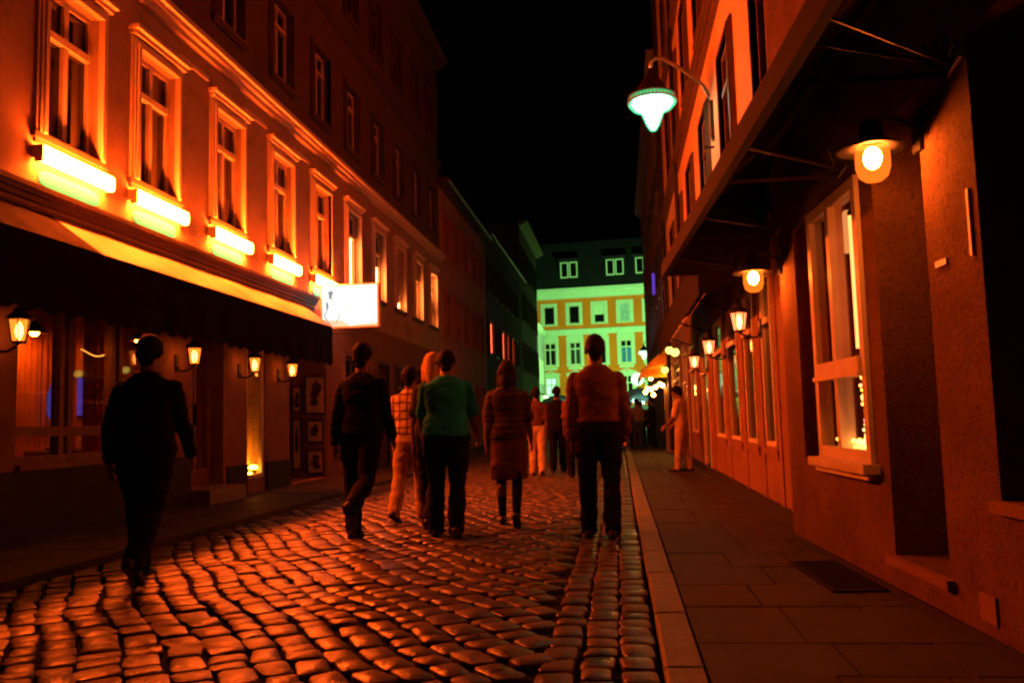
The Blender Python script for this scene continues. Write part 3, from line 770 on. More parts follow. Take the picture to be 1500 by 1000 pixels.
# shop light boxes at the foot of the yellow building
for c, w, z0, z1, lb in ((4.6, .42, 1.9, 2.9, 'white light box beside the door of the yellow building, left one'), (2.95, .38, 2.05, 3.05, 'white light box beside the lit window of the yellow building, right one')):
    p = yb.world(c, .12, z0)
    o = thing('light_box', lb, 'sign', p, yb.rot()); m = MB(); m.box(-w / 2, w / 2, 0, .14, 0, z1 - z0); m.build('casing', M['zinc'], o)
    m = MB(); m.box(-w / 2 + .03, w / 2 - .03, .135, .15, .03, z1 - z0 - .03); m.build('face', M['lit_green'], o)

# ------------------------------------------------------------------ right: nearest house with canopy
k = .05
sd = Vector((-k, 1)).normalized()
R1 = Facade('corner_restaurant', 'rough rendered restaurant front with dark niches and a lit window, filling the right edge', 'building', (1.40 + 7.45 * k, 0, 0), tuple(sd), (-sd.y, sd.x), 5.)
h1 = [(5.36, 6.45, .74, 2.5, .06), (6.57, 6.95, .7, 2.5, .25, True), (4.43, 5.14, .24, 2.65, .4, True), (2.7, 3.87, .66, 2.7, .3, True)]
R1.wall('wall', M['rough_render'], -1.5, 7.45, 0, 12.5, h1, 8.)
m = R1.mb()
for a, b, c, e, r in ((6.57, 6.95, .7, 2.5, .245), (4.43, 5.14, .24, 2.65, .395), (2.7, 3.87, .66, 2.7, .295)):
    n = max(3, int((b - a) / .12))
    for i in range(n): m.box(a + (b - a) * i / n + .004, a + (b - a) * (i + 1) / n - .004, -r, -r + .02, c + .01, e)
m.build('niche_board', M['niche'], R1.root)
m = R1.mb()
for a, b, c in ((4.38, 5.19, .24), (2.66, 3.9, .66)): m.box(a, b, -.05, .04, c - .05, c - .003)
m.build('niche_sill', M['right_low'], R1.root)
m = R1.mb(); m.box(3.93, 3.95, -.003, .014, 1.72, 2.02); m.build('light_streak', M['zinc'], R1.root)  # pale strip stands for a streak of light on the wall
m = R1.mb(); m.box(4.2, 4.32, -.003, .012, 1.73, 1.76); m.build('light_streak', M['zinc'], R1.root)  # second light streak, also built as a pale strip
m = R1.mb(); e = .075; z0, z1 = .74, 2.5
m.box(5.36, 5.36 + e, -.06, .03, z0, z1); m.box(6.45 - e, 6.45, -.06, .03, z0, z1); m.box(5.36 + e, 6.45 - e, -.058, .028, z0, z0 + e); m.box(5.36 + e, 6.45 - e, -.058, .028, z1 - e, z1)
m.box(5.36 + e, 6.45 - e, -.055, .05, 1.3, 1.39); m.box(5.88, 5.95, -.056, .042, z0 + e, 1.3); m.box(5.88, 5.95, -.056, .042, 1.39, z1 - e)
m.box(5.42, 6.4, -.05, .06, 1.27, 1.3)
rw = m.build('window', M['white_wood'], R1.root)
m = R1.mb(); m.box(5.4, 6.41, -.014, -.008, z0 + .04, z1 - .04); m.build('pane', M['clear_calm'], rw)
m = R1.mb(); m.box(5.3, 6.5, -.04, .1, z0 - .06, z0 - .003); m.box(5.34, 6.46, -.01, .06, z0 - .1, z0 - .06); m.build('sill', M['white_wood'], rw)
m = R1.mb(); a, b, dd = 5.2, 6.6, -.3
m.quad((a, dd, .6), (b, dd, .6), (b, dd, 2.6), (a, dd, 2.6)); m.quad((a, dd, .6), (a, -.05, .6), (a, -.05, 2.6), (a, dd, 2.6)); m.quad((b, dd, .6), (b, -.05, .6), (b, -.05, 2.6), (b, dd, 2.6))
m.quad((a, dd, .735), (b, dd, .735), (b, -.04, .735), (a, -.04, .735)); m.quad((a, dd, 2.56), (b, dd, 2.56), (b, -.04, 2.56), (a, -.04, 2.56))
m.build('display_niche', M['curtain'], R1.root, fix=False)
m = R1.mb(); m.box(3.97, 4.12, -.004, .012, .12, .24); m.build('vent_cover', M['right_low'], R1.root)
m = R1.mb(); m.box(-1.5, 7.46, -.01, .02, 0, .06); m.build('skirting', M['plinth'], R1.root)

def at1(s, d, z): return R1.world(s, d, z)
o = thing('neon_tube', 'vertical white neon tube hanging inside the restaurant window', 'lamp', at1(5.66, -.04, 1.45), R1.rot())
m = MB(); m.tube([(0, 0, 0), (0, 0, .86)], .018, 10); m.build('tube', glow('neon_white', (1., .28, .09), 6), o, True)
m = MB(); m.lathe([(.012, -.04), (.02, -.03), (.02, .0)], n=8); m.lathe([(.02, .86), (.02, .89), (.01, .9)], n=8); m.tube([(0, 0, .9), (0, 0, .96)], .004, 5); m.build('cap', M['iron'], o)
o = thing('paper_shade', 'white cone paper shade at the top of the restaurant window', 'lamp shade', at1(5.98, -.12, 2.14), R1.rot())
m = MB(); m.lathe([(.1, 0), (.08, .1), (.04, .25), (.02, .28)], n=20); m.build('shade', glow('lit_paper', (1., .4, .14), 1.2), o, True)
m = MB(); m.tube([(0, 0, .27), (0, 0, .4)], .004, 5); m.build('cord', M['iron'], o)
o = thing('fairy_lights', 'hanging strand of pink and gold fairy lights inside the restaurant window', 'fairy lights', at1(5.61, -.042, .92), R1.rot())
rnd = random.Random(4)
for nm, mt in (('pink_bulbs', 'fairy_pink'), ('gold_bulbs', 'fairy_gold'), ('white_bulbs', 'fairy_white')):
    m = MB()
    for i in range(26): m.ball((rnd.uniform(-.022, .022), rnd.uniform(-.02, .02), rnd.uniform(-.12, .5)), .011, 6)
    m.build(nm, M[mt], o)
m = MB(); m.tube([(.01 * math.sin(i), .01 * math.cos(i * 1.3), -.14 + .05 * i) for i in range(16)], .003, 5); m.build('wire', M['iron'], o)
o = thing('sill_lights', 'heap of white and gold fairy lights lying along the restaurant window sill', 'fairy lights', at1(5.75, -.045, .815), R1.rot())
for nm, mt, n in (('gold_bulbs', 'fairy_gold', 40), ('white_bulbs', 'fairy_white', 34)):
    m = MB()
    for i in range(n): m.ball((max(-.45, min(.42, rnd.gauss(-.05, .2))), rnd.uniform(-.02, .022), rnd.uniform(0, .055)), .012, 6)
    m.build(nm, M[mt], o)
m = MB(); m.tube([(-.4 + .055 * i, .02 * math.sin(i * 1.9), .015 + .01 * math.sin(i * 2.7)) for i in range(15)], .004, 5); m.build('wire', M['iron'], o)
o = thing('hanging_ornament', 'small dark ornament hanging in the left restaurant pane', 'ornament', at1(6.15, -.06, 1.85), R1.rot())
m = MB(); m.ball((0, 0, 0), (.035, .035, .045), 12); m.build('bauble', M['copper'], o, True); m = MB(); m.tube([(0, 0, .04), (0, 0, .62)], .0025, 5); m.build('cord', M['iron'], o)

# canopy with fan ribs
cn = thing('folding_canopy', 'long brown canopy with metal ribs over the restaurant pavement', 'canopy', at1(5., 0, 0), R1.rot())
def fc(s, d, z): return Vector((s - 5., d, z))
# with local +y out of the wall, local x runs against s on this side
sx = 1 if (Matrix.Rotation(R1.rot(), 3, 'Z') @ Vector((1, 0, 0))).dot(R1.s) > 0 else -1
def fc(s, d, z): return Vector(((s - 5.) * sx, d, z))
D, Z0, Z1, SE = .86, 2.47, 3.4, 8.65
m = MB(fc); nb = 44
for i in range(nb):
    a = -1. + (SE + 1.) * i / nb; b = -1. + (SE + 1.) * (i + 1) / nb
    prof = [(.02, Z1), (.3, 3.18), (.58, 2.86), (.78, 2.6), (D, Z0 + .06)]
    sc = lambda s, d: .035 * abs(math.sin(s * PI / 1.32)) * math.sin(PI * (d - .02) / (D - .02))
    for (d0, zz0), (d1, zz1) in zip(prof, prof[1:]):
        m.quad((a, d0, zz0 - sc(a, d0)), (b, d0, zz0 - sc(b, d0)), (b, d1, zz1 - sc(b, d1)), (a, d1, zz1 - sc(a, d1)))
m.quad((SE, .02, Z0 - .02), (SE, .02, Z1), (SE, .3, 3.18), (SE, .58, 2.86), (SE, .78, 2.6), (SE, D, Z0 + .06), (SE, D, Z0 - .02))
m.quad((7.4, .021, Z1), (SE, .021, Z1), (SE, -.3, Z1), (7.4, -.3, Z1)); m.quad((SE, .02, Z0 - .02), (SE, .02, Z1), (SE, -.3, Z1), (SE, -.3, Z0 - .02))
m.build('cover', M['canopy'], cn, smooth=True, fix=False)
m = MB(fc); m.box(-1, SE, D - .012, D + .012, Z0 - .02, Z0 + .1); m.box(-1, SE, D - .03, D + .02, Z0 - .045, Z0 - .02); m.build('front_rail', M['copper'], cn)
ribs = [1.0, 2.4, 3.75, 5.3, 6.95, SE - .02]
for s in ribs:
    m = MB(fc); m.tube([(s, D - .02, Z0), (s + .05, .12, Z0 + .02)], .014, 8); m.build('rib', M['copper'], cn)
    m = MB(fc); m.tube([(s - .55, D - .03, Z0 + .05), (s, .13, Z0 + .05)], .008, 6); m.tube([(s + .45, D - .25, Z0 + .38), (s + .03, .12, Z0 + .06)], .009, 6); m.build('stay', M['iron'], cn)
    m = MB(fc)
    for q in range(7):
        a = R(8 + 24 * q); m.tube([(s + .05, .12, Z0 + .02), (s + .05 - .16 * math.cos(a) , .12 + .02 * q, Z0 + .02 + .16 * math.sin(a))], .012, 6)
    m.build('pivot_fan', M['iron'], cn)
m = MB(fc); m.box(-1, SE, .0, .05, Z1 - .06, Z1 + .04); m.build('wall_rail', M['iron'], cn)

# jar lamps
def jar_lamp():
    o = thing('jar_lamp', 'x', 'wall lamp')
    m = MB(); m.box(-.05, .05, 0, .02, .02, .22); m.tube([(0, .01, .14), (0, .1, .2), (0, .2, .2), (0, .235, .17), (0, .235, .1)], .014, 8); m.build('arm', M['iron'], o)
    m = MB(); m.lathe([(.03, .2), (.055, .17), (.06, .09), (.075, .08), (.165, .05), (.168, .042), (.072, .062), (.05, .08)], (0, .235, 0), 28); m.build('shade', M['iron'], o, True)
    m = MB(); m.lathe([(.078, .06), (.084, .0), (.083, -.05), (.07, -.095), (.042, -.118), (.001, -.125)], (0, .235, 0), 24); m.build('jar', M['jar'], o, True)
    m = MB(); m.ball((0, .235, .0), (.045, .045, .058), 14); m.build('bulb', M['bulb'], o, True)
    return o
jl = jar_lamp()
place(jl, True, 'big glowing jar lamp under a round shade, close by at upper right', at1(4.42, .002, 2.32), R1.rot(), 'jar lamps under the restaurant canopy')
place(jl, False, 'smaller-looking jar lamp at the far end of the restaurant canopy', at1(7.38, .002, 2.2) + Vector((0, .0, 0)), R1.rot(), 'jar lamps under the restaurant canopy')

# cellar grate
o = thing('cellar_grate', 'dark rectangular cellar grate in the pavement by the restaurant wall', 'grate', (1.315, 5.72, .0), R(2.9))
m = MB(); m.box(-.14, .14, -.48, .48, .021, .026); m.build('pit', M['joint'], o)
m = MB()
m.box(-.162, -.14, -.51, .51, .0, .032); m.box(.14, .162, -.51, .51, .0, .032); m.box(-.14, .14, -.51, -.48, .0, .032); m.box(-.14, .14, .48, .51, .0, .032); m.build('frame', M['copper'], o)
m = MB()
for i in range(20): m.box(-.14, .14, -.47 + .048 * i, -.46 + .048 * i, .027, .031)
m.build('bar', M['iron'], o)

# ------------------------------------------------------------------ right: long orange facade
X2 = 1.55
R2 = Facade('long_rendered_house', 'long four-storey house glowing orange above a dark awning, right side', 'building', (X2, 0, 0), (0, 1), (-1, 0), 16.)
c2 = [8.2 + 2.75 * i for i in range(6)]
h2 = []
for c in c2: h2 += [hole(c, 4.05, 1.05, 1.8), hole(c, 7.35, 1.05, 1.75), hole(c, 10.5, 1.05, 1.6)]
lowh = [(8.78, 9.35, .72, 2.5, .06), (9.95, 10.65, .72, 2.5, .06), (11.3, 12.2, .72, 2.5, .06), (12.9, 13.95, .72, 2.5, .06), (15.1, 16.2, .04, 2.5, .06), (17.4, 18.6, .72, 2.5, .06), (19.6, 20.7, .04, 2.5, .06), (22., 24., .72, 2.5, .06)]
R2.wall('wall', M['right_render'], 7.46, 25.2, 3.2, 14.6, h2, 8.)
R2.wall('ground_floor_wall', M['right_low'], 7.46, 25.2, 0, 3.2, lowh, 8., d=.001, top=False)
WR = dict(frame=M['brown_wood'], trimw=.1, trim=M['dark_trim'], sill=.08, trans=(.7,), fw=.06)
WL = dict(frame=M['white_wood'], trans=(.72,), mull=(), fw=.05, sill=.03, trim=M['right_low'])
for c in c2:
    R2.window(c, 4.05, 1.05, 1.8, WR, .08); R2.window(c, 7.35, 1.05, 1.75, WR, .08); R2.window(c, 10.5, 1.05, 1.6, WR, .08)
for a, b, c, e, r in lowh:
    R2.window((a + b) / 2, c, b - a, e - c, WL, .055)
R2.band('string_course', M['dark_trim'], 7.46, 25.2, 6.62, 6.86, .16)
R2.band('upper_string_course', M['dark_trim'], 7.46, 25.2, 9.75, 9.95, .12)
R2.band('eaves', M['dark_trim'], 7.46, 25.2, 14.2, 14.6, .45)
m = R2.mb(); m.tube([(24.9, .1, 0.1), (24.9, .1, 14.2)], .06, 8); m.tube([(19.05, .1, 3.2), (19.05, .1, 14.2)], .05, 8); m.build('drainpipe', M['iron'], R2.root)
for s in (8.6, 9.6, 10.9, 12.45, 14.4, 16.8, 19.1, 21.3):
    m = R2.mb(); m.box(s - .07, s + .07, -.01, .015, .16, 3.1); m.build('pilaster', M['right_low'], R2.root)
m = R2.mb(); m.box(7.46, 25.2, -.01, .03, 0, .16); m.build('skirting', M['plinth'], R2.root)
rp = M['cool_glint']
for s, z, h in ((9.0, 1.35, .42), (10.2, 1.3, .45), (11.6, 1.3, .5), (12., 1.45, .3)):
    m = R2.mb(); m.box(s, s + .05, -.032, -.028, z, z + h); m.build('glow_strip', glow('pane_reflection', (.9, .75, .6), .55), R2.root)  # glowing slits stand for white reflections in the dark panes
# dark awning
o = thing('dark_awning', 'low black awning along the long orange house, beyond the canopy', 'awning', R2.world(13., 0, 0))
def f2(s, d, z): return Vector((-d, s - 13., z))
m = MB(f2); n = 60
for i in range(n):
    a = 9. + 9. * i / n; b = 9. + 9. * (i + 1) / n
    m.quad((a, .02, 3.15), (b, .02, 3.15), (b, .68, 2.78), (a, .68, 2.78))
    m.quad((a, .68, 2.78), (b, .68, 2.78), (b, .685 + .01 * math.sin(b * 9), 2.3), (a, .685 + .01 * math.sin(a * 9), 2.3))
m.quad((9, .02, 3.15), (9, .68, 2.78), (9, .685, 2.3), (9, .02, 2.5)); m.build('cover', cloth('black_cloth', (.02, .014, .01)), o, fix=False)
m = MB(f2); m.tube([(9, .67, 2.79), (18, .67, 2.79)], .02, 8)
for s in (9.1, 12, 15, 17.9): m.tube([(s, .02, 2.5), (s, .66, 2.74)], .014, 6)
m.build('frame', M['copper'], o)
ln2 = copy_tree(ln)
for ch in ln2.children:
    if ch.name.startswith('glass'): ch.data = ch.data.copy(); ch.data.materials[0] = M['lantern_red']
lab2 = ['reddish wall lantern beside the jar lamp, nearest of three under the black awning', 'reddish wall lantern in the middle under the black awning', 'reddish wall lantern furthest along under the black awning']
for i, (s, z) in enumerate(((9.1, 2.02), (12.15, 2.0), (14.55, 1.95))):
    place(ln2, i == 0, lab2[i], R2.world(s, .052, z), R2.rot(), 'lanterns on the long orange house', .9)
# yellow globe lamps at the end of the house
def globe_lamp():
    o = thing('globe_lamp', 'x', 'wall lamp')
    m = MB(); m.box(-.05, .05, 0, .02, -.08, .08); m.tube([(0, .01, 0), (0, .12, .1), (0, .24, .08), (0, .28, .02)], .014, 8); m.build('arm', M['iron'], o)
    m = MB(); m.lathe([(.04, .03), (.06, .01), (.05, -.01)], (0, .28, 0), 14); m.build('cap', M['iron'], o)
    m = MB(); m.ball((0, .28, -.08), .095, 14); m.build('globe', M['bulb_yell'], o, True)
    return o
gl = globe_lamp()
for i, (s, z, l) in enumerate(((19.2, 2.55, 'yellowish globe lamp nearest, at the end of the black awning'), (21.2, 2.75, 'yellowish globe lamp highest of the three beyond the black awning'), (23.6, 2.4, 'yellowish globe lamp right above the orange awning'))):
    place(gl, i == 0, l, R2.world(s, .002, z), R2.rot(), 'globe lamps before the orange awning')

# ------------------------------------------------------------------ right: the far house
R3 = Facade('far_right_house', 'dark house with narrow bluish window glints, far right before the yellow building', 'building', (X2, 0, 0), (0, 1), (-1, 0), 35.)
c3 = [26.8 + 2.4 * i for i in range(8)]
h3 = [hole(c, z, 1., 1.6, .06) for c in c3 for z in (4., 7., 9.8)]
R3.wall('wall', M['house_b'], 25.22, 46., 0, 12., h3, 8.)
WR3 = dict(frame=M['far_trim'], trimw=.08, trim=M['house_c'], sill=.06, trans=(.7,), fw=.06)
for c in c3:
    for z in (4., 7., 9.8): R3.window(c, z, 1., 1.6, WR3, .055)
R3.band('eaves', M['house_c'], 25.22, 46., 11.8, 12.1, .35)
for i, c in enumerate(c3[:6]):
    for (z, hh, mt) in ((4.15, 1.3, 'cool_glint'), (4.2, .5, 'lit_blue')) if i % 2 == 0 else ((4.15, 1.3, 'cool_glint'),):
        m = R3.mb(); off = .3 if mt == 'cool_glint' else -.2
        m.box(c + off - .14, c + off + .14, -.014, -.01, z, z + hh); m.build('glow_strip', M[mt], R3.root)  # glowing strips stand for pale reflections in the window reveals
m = R3.mb(); m.box(33.2, 33.5, -.02, .1, 5.8, 6.6); m.build('lit_plaque', glow('violet_glow', (.25, .08, 1.), .5), R3.root)

# orange awning with bulbs
oa = thing('orange_awning', 'lit orange awning with yellow stripes over a bar front, far right pavement', 'awning', R2.world(27.5, 0, 0))
def f3(s, d, z): return Vector((-d, s - 27.5, z))
m = MB(f3); my = MB(f3)
for i in range(12):
    a = 25.3 + .5 * i; b = a + .5; q = my if i % 4 == 1 else m
    q.quad((a, .02, 3.15), (b, .02, 3.15), (b, .85, 2.45), (a, .85, 2.45)); q.quad((a, .85, 2.45), (b, .85, 2.45), (b, .86, 2.2), (a, .86, 2.2))
m.quad((25.3, .02, 3.15), (25.3, .85, 2.45), (25.3, .86, 2.2), (25.3, .02, 2.2))
m.build('cover', M['orange_cloth'], oa, fix=False); my.build('stripe', M['yellow_cloth'], oa, fix=False)
m = MB(f3); m.quad((25.29, .04, 2.52), (25.29, .87, 2.40), (25.29, .87, 2.48), (25.29, .04, 2.62)); m.quad((25.29, .3, 2.92), (25.29, .45, 2.79), (25.29, .06, 2.95), (25.29, .04, 3.05)); m.quad((25.29, .04, 2.2), (25.29, .87, 2.2), (25.29, .87, 2.27), (25.29, .04, 2.3))
m.build('side_stripe', M['yellow_cloth'], oa, fix=False)
m = MB(f3); m.tube([(25.35, .84, 2.42), (31.2, .84, 2.42)], .02, 8); m.build('frame', M['iron'], oa)
for i, (s, d, z) in enumerate(((25.25, .78, 1.78), (25.2, .62, 1.86), (25.3, .48, 1.92), (25.25, .36, 2.0), (25.1, .22, 2.38), (25.3, .55, 1.7), (24.9, .3, 1.95), (26., .7, 1.9), (26.6, .4, 2.35), (28.2, .5, 2.3))):  # bulbs furthest inside the awning are added to brighten its cloth
    if i == 0:
        b = thing('hanging_bulb', 'x', 'bulb'); m = MB(); m.ball((0, 0, 0), .062, 10); m.build('bulb', M['bulb_warm'], b, True)
        m = MB(); m.lathe([(.02, .055), (.025, .06), (.025, .1), (.01, .11)], n=8); m.tube([(0, 0, .1), (0, 0, .3)], .004, 5); m.build('socket', M['iron'], b); b0 = b
    else: b = copy_tree(b0)
    b.location = R2.world(s, d, z); b['label'] = 'one of the warm bulbs clustered beneath the orange awning'; b['group'] = 'bulbs under the orange awning'
o = thing('awning_post', 'tall pale orange-lit board standing under the orange awning', 'board', R2.world(25.0, .12, 0))
m = MB(); m.box(-.13, .1, -.04, .04, .02, 1.9); m.build('panel', M['board'], o); m = MB(); m.box(-.2, .2, -.1, .1, 0, .03); m.build('foot', M['iron'], o)
# round lit sign
o = thing('round_sign', 'round greenish-white glowing sign sticking out left of the orange awning', 'sign', (X2, 44., 3.0))
m = MB(); m.tube([(0, 0, 0), (-.3, 0, 0)], .03, 8); m.build('bracket', M['iron'], o)
m = MB(); n = 24
m.add([(-.58 + .33 * math.cos(2 * PI * i / n), y, .33 * math.sin(2 * PI * i / n)) for y in (-.07, .07) for i in range(n)], [tuple(range(n)), tuple(range(n, 2 * n))] + [(i, (i + 1) % n, (i + 1) % n + n, i + n) for i in range(n)])
m.build('face', M['globe'], o)

# ------------------------------------------------------------------ street lamps
def street_lamp():
    """local +y points out from the wall; the lamp hangs at y = 0.88"""
    o = thing('street_lamp', 'x', 'street lamp')
    m = MB(); m.tube([(0, .03, -.6), (0, .03, -.1), (0, .05, .05), (0, .12, .2), (0, .22, .3), (0, .5, .53), (0, .7, .66), (0, .8, .68), (0, .88, .62), (0, .88, .52)], .028, 10)
    m.build('arm', M['zinc'], o, True)
    m = MB(); m.box(-.05, .05, -.02, .03, -.65, -.05); m.tube([(0, 0, -.75), (0, .12, -.75)], .02, 8); m.tube([(-.04, .12, -.75), (.04, .12, -.75)], .03, 8); m.build('bracket', M['iron'], o)
    m = MB(); m.lathe([(.035, .52), (.05, .5), (.05, .44), (.09, .4), (.16, .3), (.25, .16), (.33, .03), (.335, .0), (.3, .0)], (0, .88, 0), 32); m.build('housing', M['copper'], o, True)
    m = MB()
    for i in range(44):
        a = 2 * PI * i / 44; c, s = math.cos(a), math.sin(a)
        m.tube([(.345 * c, .88 + .345 * s, .1), (.36 * c, .88 + .36 * s, -.02)], .009, 5)
    m.lathe([(.345, -.015), (.37, -.015), (.37, .01), (.345, .01)], (0, .88, 0), 32)
    m.build('rim', M['zinc'], o)
    m = MB(); m.lathe([(.345, .075), (.35, -.04), (.3, -.1), (.19, -.13), (.16, -.2), (.1, -.36), (.05, -.44), (.001, -.46)], (0, .88, 0), 32); m.build('glass', M['green_lamp'], o, True)
    m = MB(); m.lathe([(.001, .06), (.28, .05), (.315, -.01), (.265, -.085), (.165, -.12), (.135, -.2), (.08, -.345), (.035, -.42), (.001, -.435)], (0, .88, 0), 24); m.build('burner', M['green_core'], o, True)
    return o
sl = street_lamp()
place(sl, True, 'large green-white street lamp hanging on a curved arm at upper right', (X2 - .01, 12.6, 5.75), R2.rot(), 'hanging street lamps')
s2 = place(sl, False, 'small far street lamp glowing in front of the yellow building', (2.6, 56., 5.25), R2.rot(), 'hanging street lamps')
for ch in s2.children:
    if ch.name.startswith(('glass', 'burner')): ch.data = ch.data.copy(); ch.data.materials[0] = M['green_far']
sp = bpy.data.lights.new('added_wash_spot', 'SPOT'); sp.energy = 14500; sp.color = (.38, 1., .33); sp.spot_size = R(92); sp.spot_blend = .35; sp.shadow_soft_size = .25  # added spot, aimed to wash the yellow building in green light
so = bpy.data.objects.new('added_wash_spot', sp); C.objects.link(so); so.parent = s2; so.location = (0, .88, -.75)
so.rotation_euler = (Matrix.Rotation(-s2.rotation_euler.z, 3, 'Z') @ Vector((-3.6, 18., 3.)).to_track_quat('-Z', 'Y').to_matrix()).to_euler()
# the wall that carries the far lamp
R4 = Facade('set_back_house', 'dim set-back house carrying the far street lamp, between the dark house and the yellow building', 'building', (2.6, 0, 0), (0, 1), (-1, 0), 53.)
R4.wall('wall', M['house_b'], 46.02, 68., 0, 11.4, [hole(c, z, 1., 1.6) for c in (48.5, 52., 58.5) for z in (4., 7.)], 8.)
for c in (48.5, 52., 58.5):
    for z in (4., 7.): R4.window(c, z, 1., 1.6, WR3)
R4.band('eaves', M['house_c'], 46.02, 68., 11.2, 11.5, .3)

# ------------------------------------------------------------------ market parasols at the end of the street
def parasol():
    o = thing('parasol', 'x', 'parasol')
    m = MB(); m.lathe([(.3, 0), (.3, .06), (.05, .1)], n=16, closed=True); m.build('base', M['iron'], o)
    m = MB(); m.tube([(0, 0, .05), (0, 0, 2.75)], .03, 8); m.build('pole', M['zinc'], o)
    m = MB(); n = 16
    vs = [(0, 0, 2.8)]
    for r, z in ((.55, 2.62), (1.05, 2.4), (1.5, 2.12), (1.5, 1.95)):
        for i in range(n):
            a = 2 * PI * i / n; q = r * (1 if i % 2 == 0 else .94); vs.append((q * math.cos(a), q * math.sin(a), z - (0 if i % 2 == 0 else .03)))
    fs = [(0, 1 + i, 1 + (i + 1) % n) for i in range(n)]
    for k_ in range(3):
        for i in range(n):
            a = 1 + k_ * n + i; b = 1 + k_ * n + (i + 1) % n; fs.append((a, b, b + n, a + n))
    m.add(vs, fs); m.build('canopy', M['parasol'], o, fix=False)
    return o
pa = parasol()
for i, (x, y, l) in enumerate(((1.15, 50., 'pale ribbed parasol above the far crowd, just left of the orange awning'), (-.6, 57., 'pale parasol further back in the far crowd, half behind the man in the orange shirt'), (-4.1, 58., 'pale parasol at the left edge of the far crowd'))):
    place(pa, i == 0, l, (x, y, 0), .2 * i, 'market parasols')
for i, (x, y, z, l) in enumerate(((.85, 48.6, 1.98, 'greenish globe light hanging under the parasol left of the orange awning'), (1.3, 48.9, 1.9, 'greenish globe light lowest under the parasol left of the orange awning'), (-.3, 55.8, 2.0, 'greenish globe light under the middle parasol of the far crowd'), (-3.8, 56.8, 2.0, 'greenish globe light under the leftmost far parasol'))):
    if i == 0:
        g0 = thing('parasol_light', l, 'lamp', (x, y, z), 0, 'globe lights under the market parasols')
        m = MB(); m.ball((0, 0, 0), .11, 12); m.build('globe', glow('parasol_globe', (.5, 1., .75), 7), g0, True)
        m = MB(); m.lathe([(.03, .1), (.03, .14), (.005, .15)], n=8); m.tube([(0, 0, .14), (0, 0, .3)], .006, 5); m.build('cord', M['iron'], g0)
    else:
        g = copy_tree(g0); g.location = (x, y, z); g['label'] = l
o = thing('market_stall', 'small stall with yellow-green lit roof at the foot of the yellow building', 'stall', (-3.9, 53., 0))
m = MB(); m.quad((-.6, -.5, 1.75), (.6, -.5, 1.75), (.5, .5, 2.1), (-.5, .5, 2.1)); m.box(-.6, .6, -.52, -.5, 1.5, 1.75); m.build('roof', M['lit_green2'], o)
m = MB(); m.box(-.6, .6, -.5, .4, .05, .95); m.build('counter', M['house_c'], o)
m = MB()
for x in (-.57, .57): m.tube([(x, -.48, .9), (x, -.48, 1.6)], .02, 6); m.tube([(x, .4, .9), (x * .85, .4, 2.05)], .02, 6)
m.build('post', M['zinc'], o)
m = MB(); m.ball((-.25, -.45, 1.25), .11, 10); m.build('lamp', M['lit_green'], o, True)

# ------------------------------------------------------------------ people
def remesh(m, name, mat, parent, voxel, smooth_it=4, wrinkle=0., seed=0):
    ob = bpy.data.objects.new(name, m.mesh(name)); C.objects.link(ob)
    r = ob.modifiers.new('r', 'REMESH'); r.mode = 'VOXEL'; r.voxel_size = voxel; r.use_smooth_shade = True
    s = ob.modifiers.new('s', 'SMOOTH'); s.iterations = smooth_it; s.factor = .5
    dg = bpy.context.evaluated_depsgraph_get()
    me = bpy.data.meshes.new_from_object(ob.evaluated_get(dg))
    old = ob.data; ob.data = me; ob.modifiers.clear(); bpy.data.meshes.remove(old)
    me.name = name
    if wrinkle:
        nr = [v.normal.copy() for v in me.vertices]
        for v, q in zip(me.vertices, nr):
            p = v.co; k_ = noise.noise((p.x * 5 + seed, p.y * 5, p.z * 12 + 3 * p.x)) + .5 * noise.noise((p.x * 11, p.y * 11 + seed, p.z * 30 - 9 * p.x)) + .22 * noise.noise((p.x * 26, p.y * 26 + seed, p.z * 60))
            v.co += q * (wrinkle * k_ + (.005 if name != 'hair' else 0.))
    me.polygons.foreach_set('use_smooth', [True] * len(me.polygons))
    me.materials.clear(); me.materials.append(mat)
    ob.parent = parent
    return ob

def limb(m, pts, rs, n=12):
    """tapered chain with round joints"""
    for (a, b), (ra, rb) in zip(zip(pts, pts[1:]), zip(rs, rs[1:])):
        m.tube([a, Vector(a).lerp(Vector(b), .35), b], [ra, ra + (rb - ra) * .3 + .004, rb], n)
    for p, r in zip(pts, rs): m.ball(tuple(p), r, n)

def torso(m, rings, tf, n=20):
    vs = []; fs = []
    for z, cy, rx, ry in rings:
        for k_ in range(n):
            a = 2 * PI * k_ / n; c, s = math.cos(a), math.sin(a)
            e = lambda q: math.copysign(abs(q) ** .8, q)
            vs.append(tuple(tf(Vector((rx * e(c), cy + ry * e(s), z)))))
    for i in range(len(rings) - 1):
        for k_ in range(n):
            a = i * n + k_; b = i * n + (k_ + 1) % n; fs.append((a, b, b + n, a + n))
    fs.append(tuple(reversed(range(n)))); fs.append(tuple(range((len(rings) - 1) * n, len(rings) * n)))
    m.add(vs, fs)

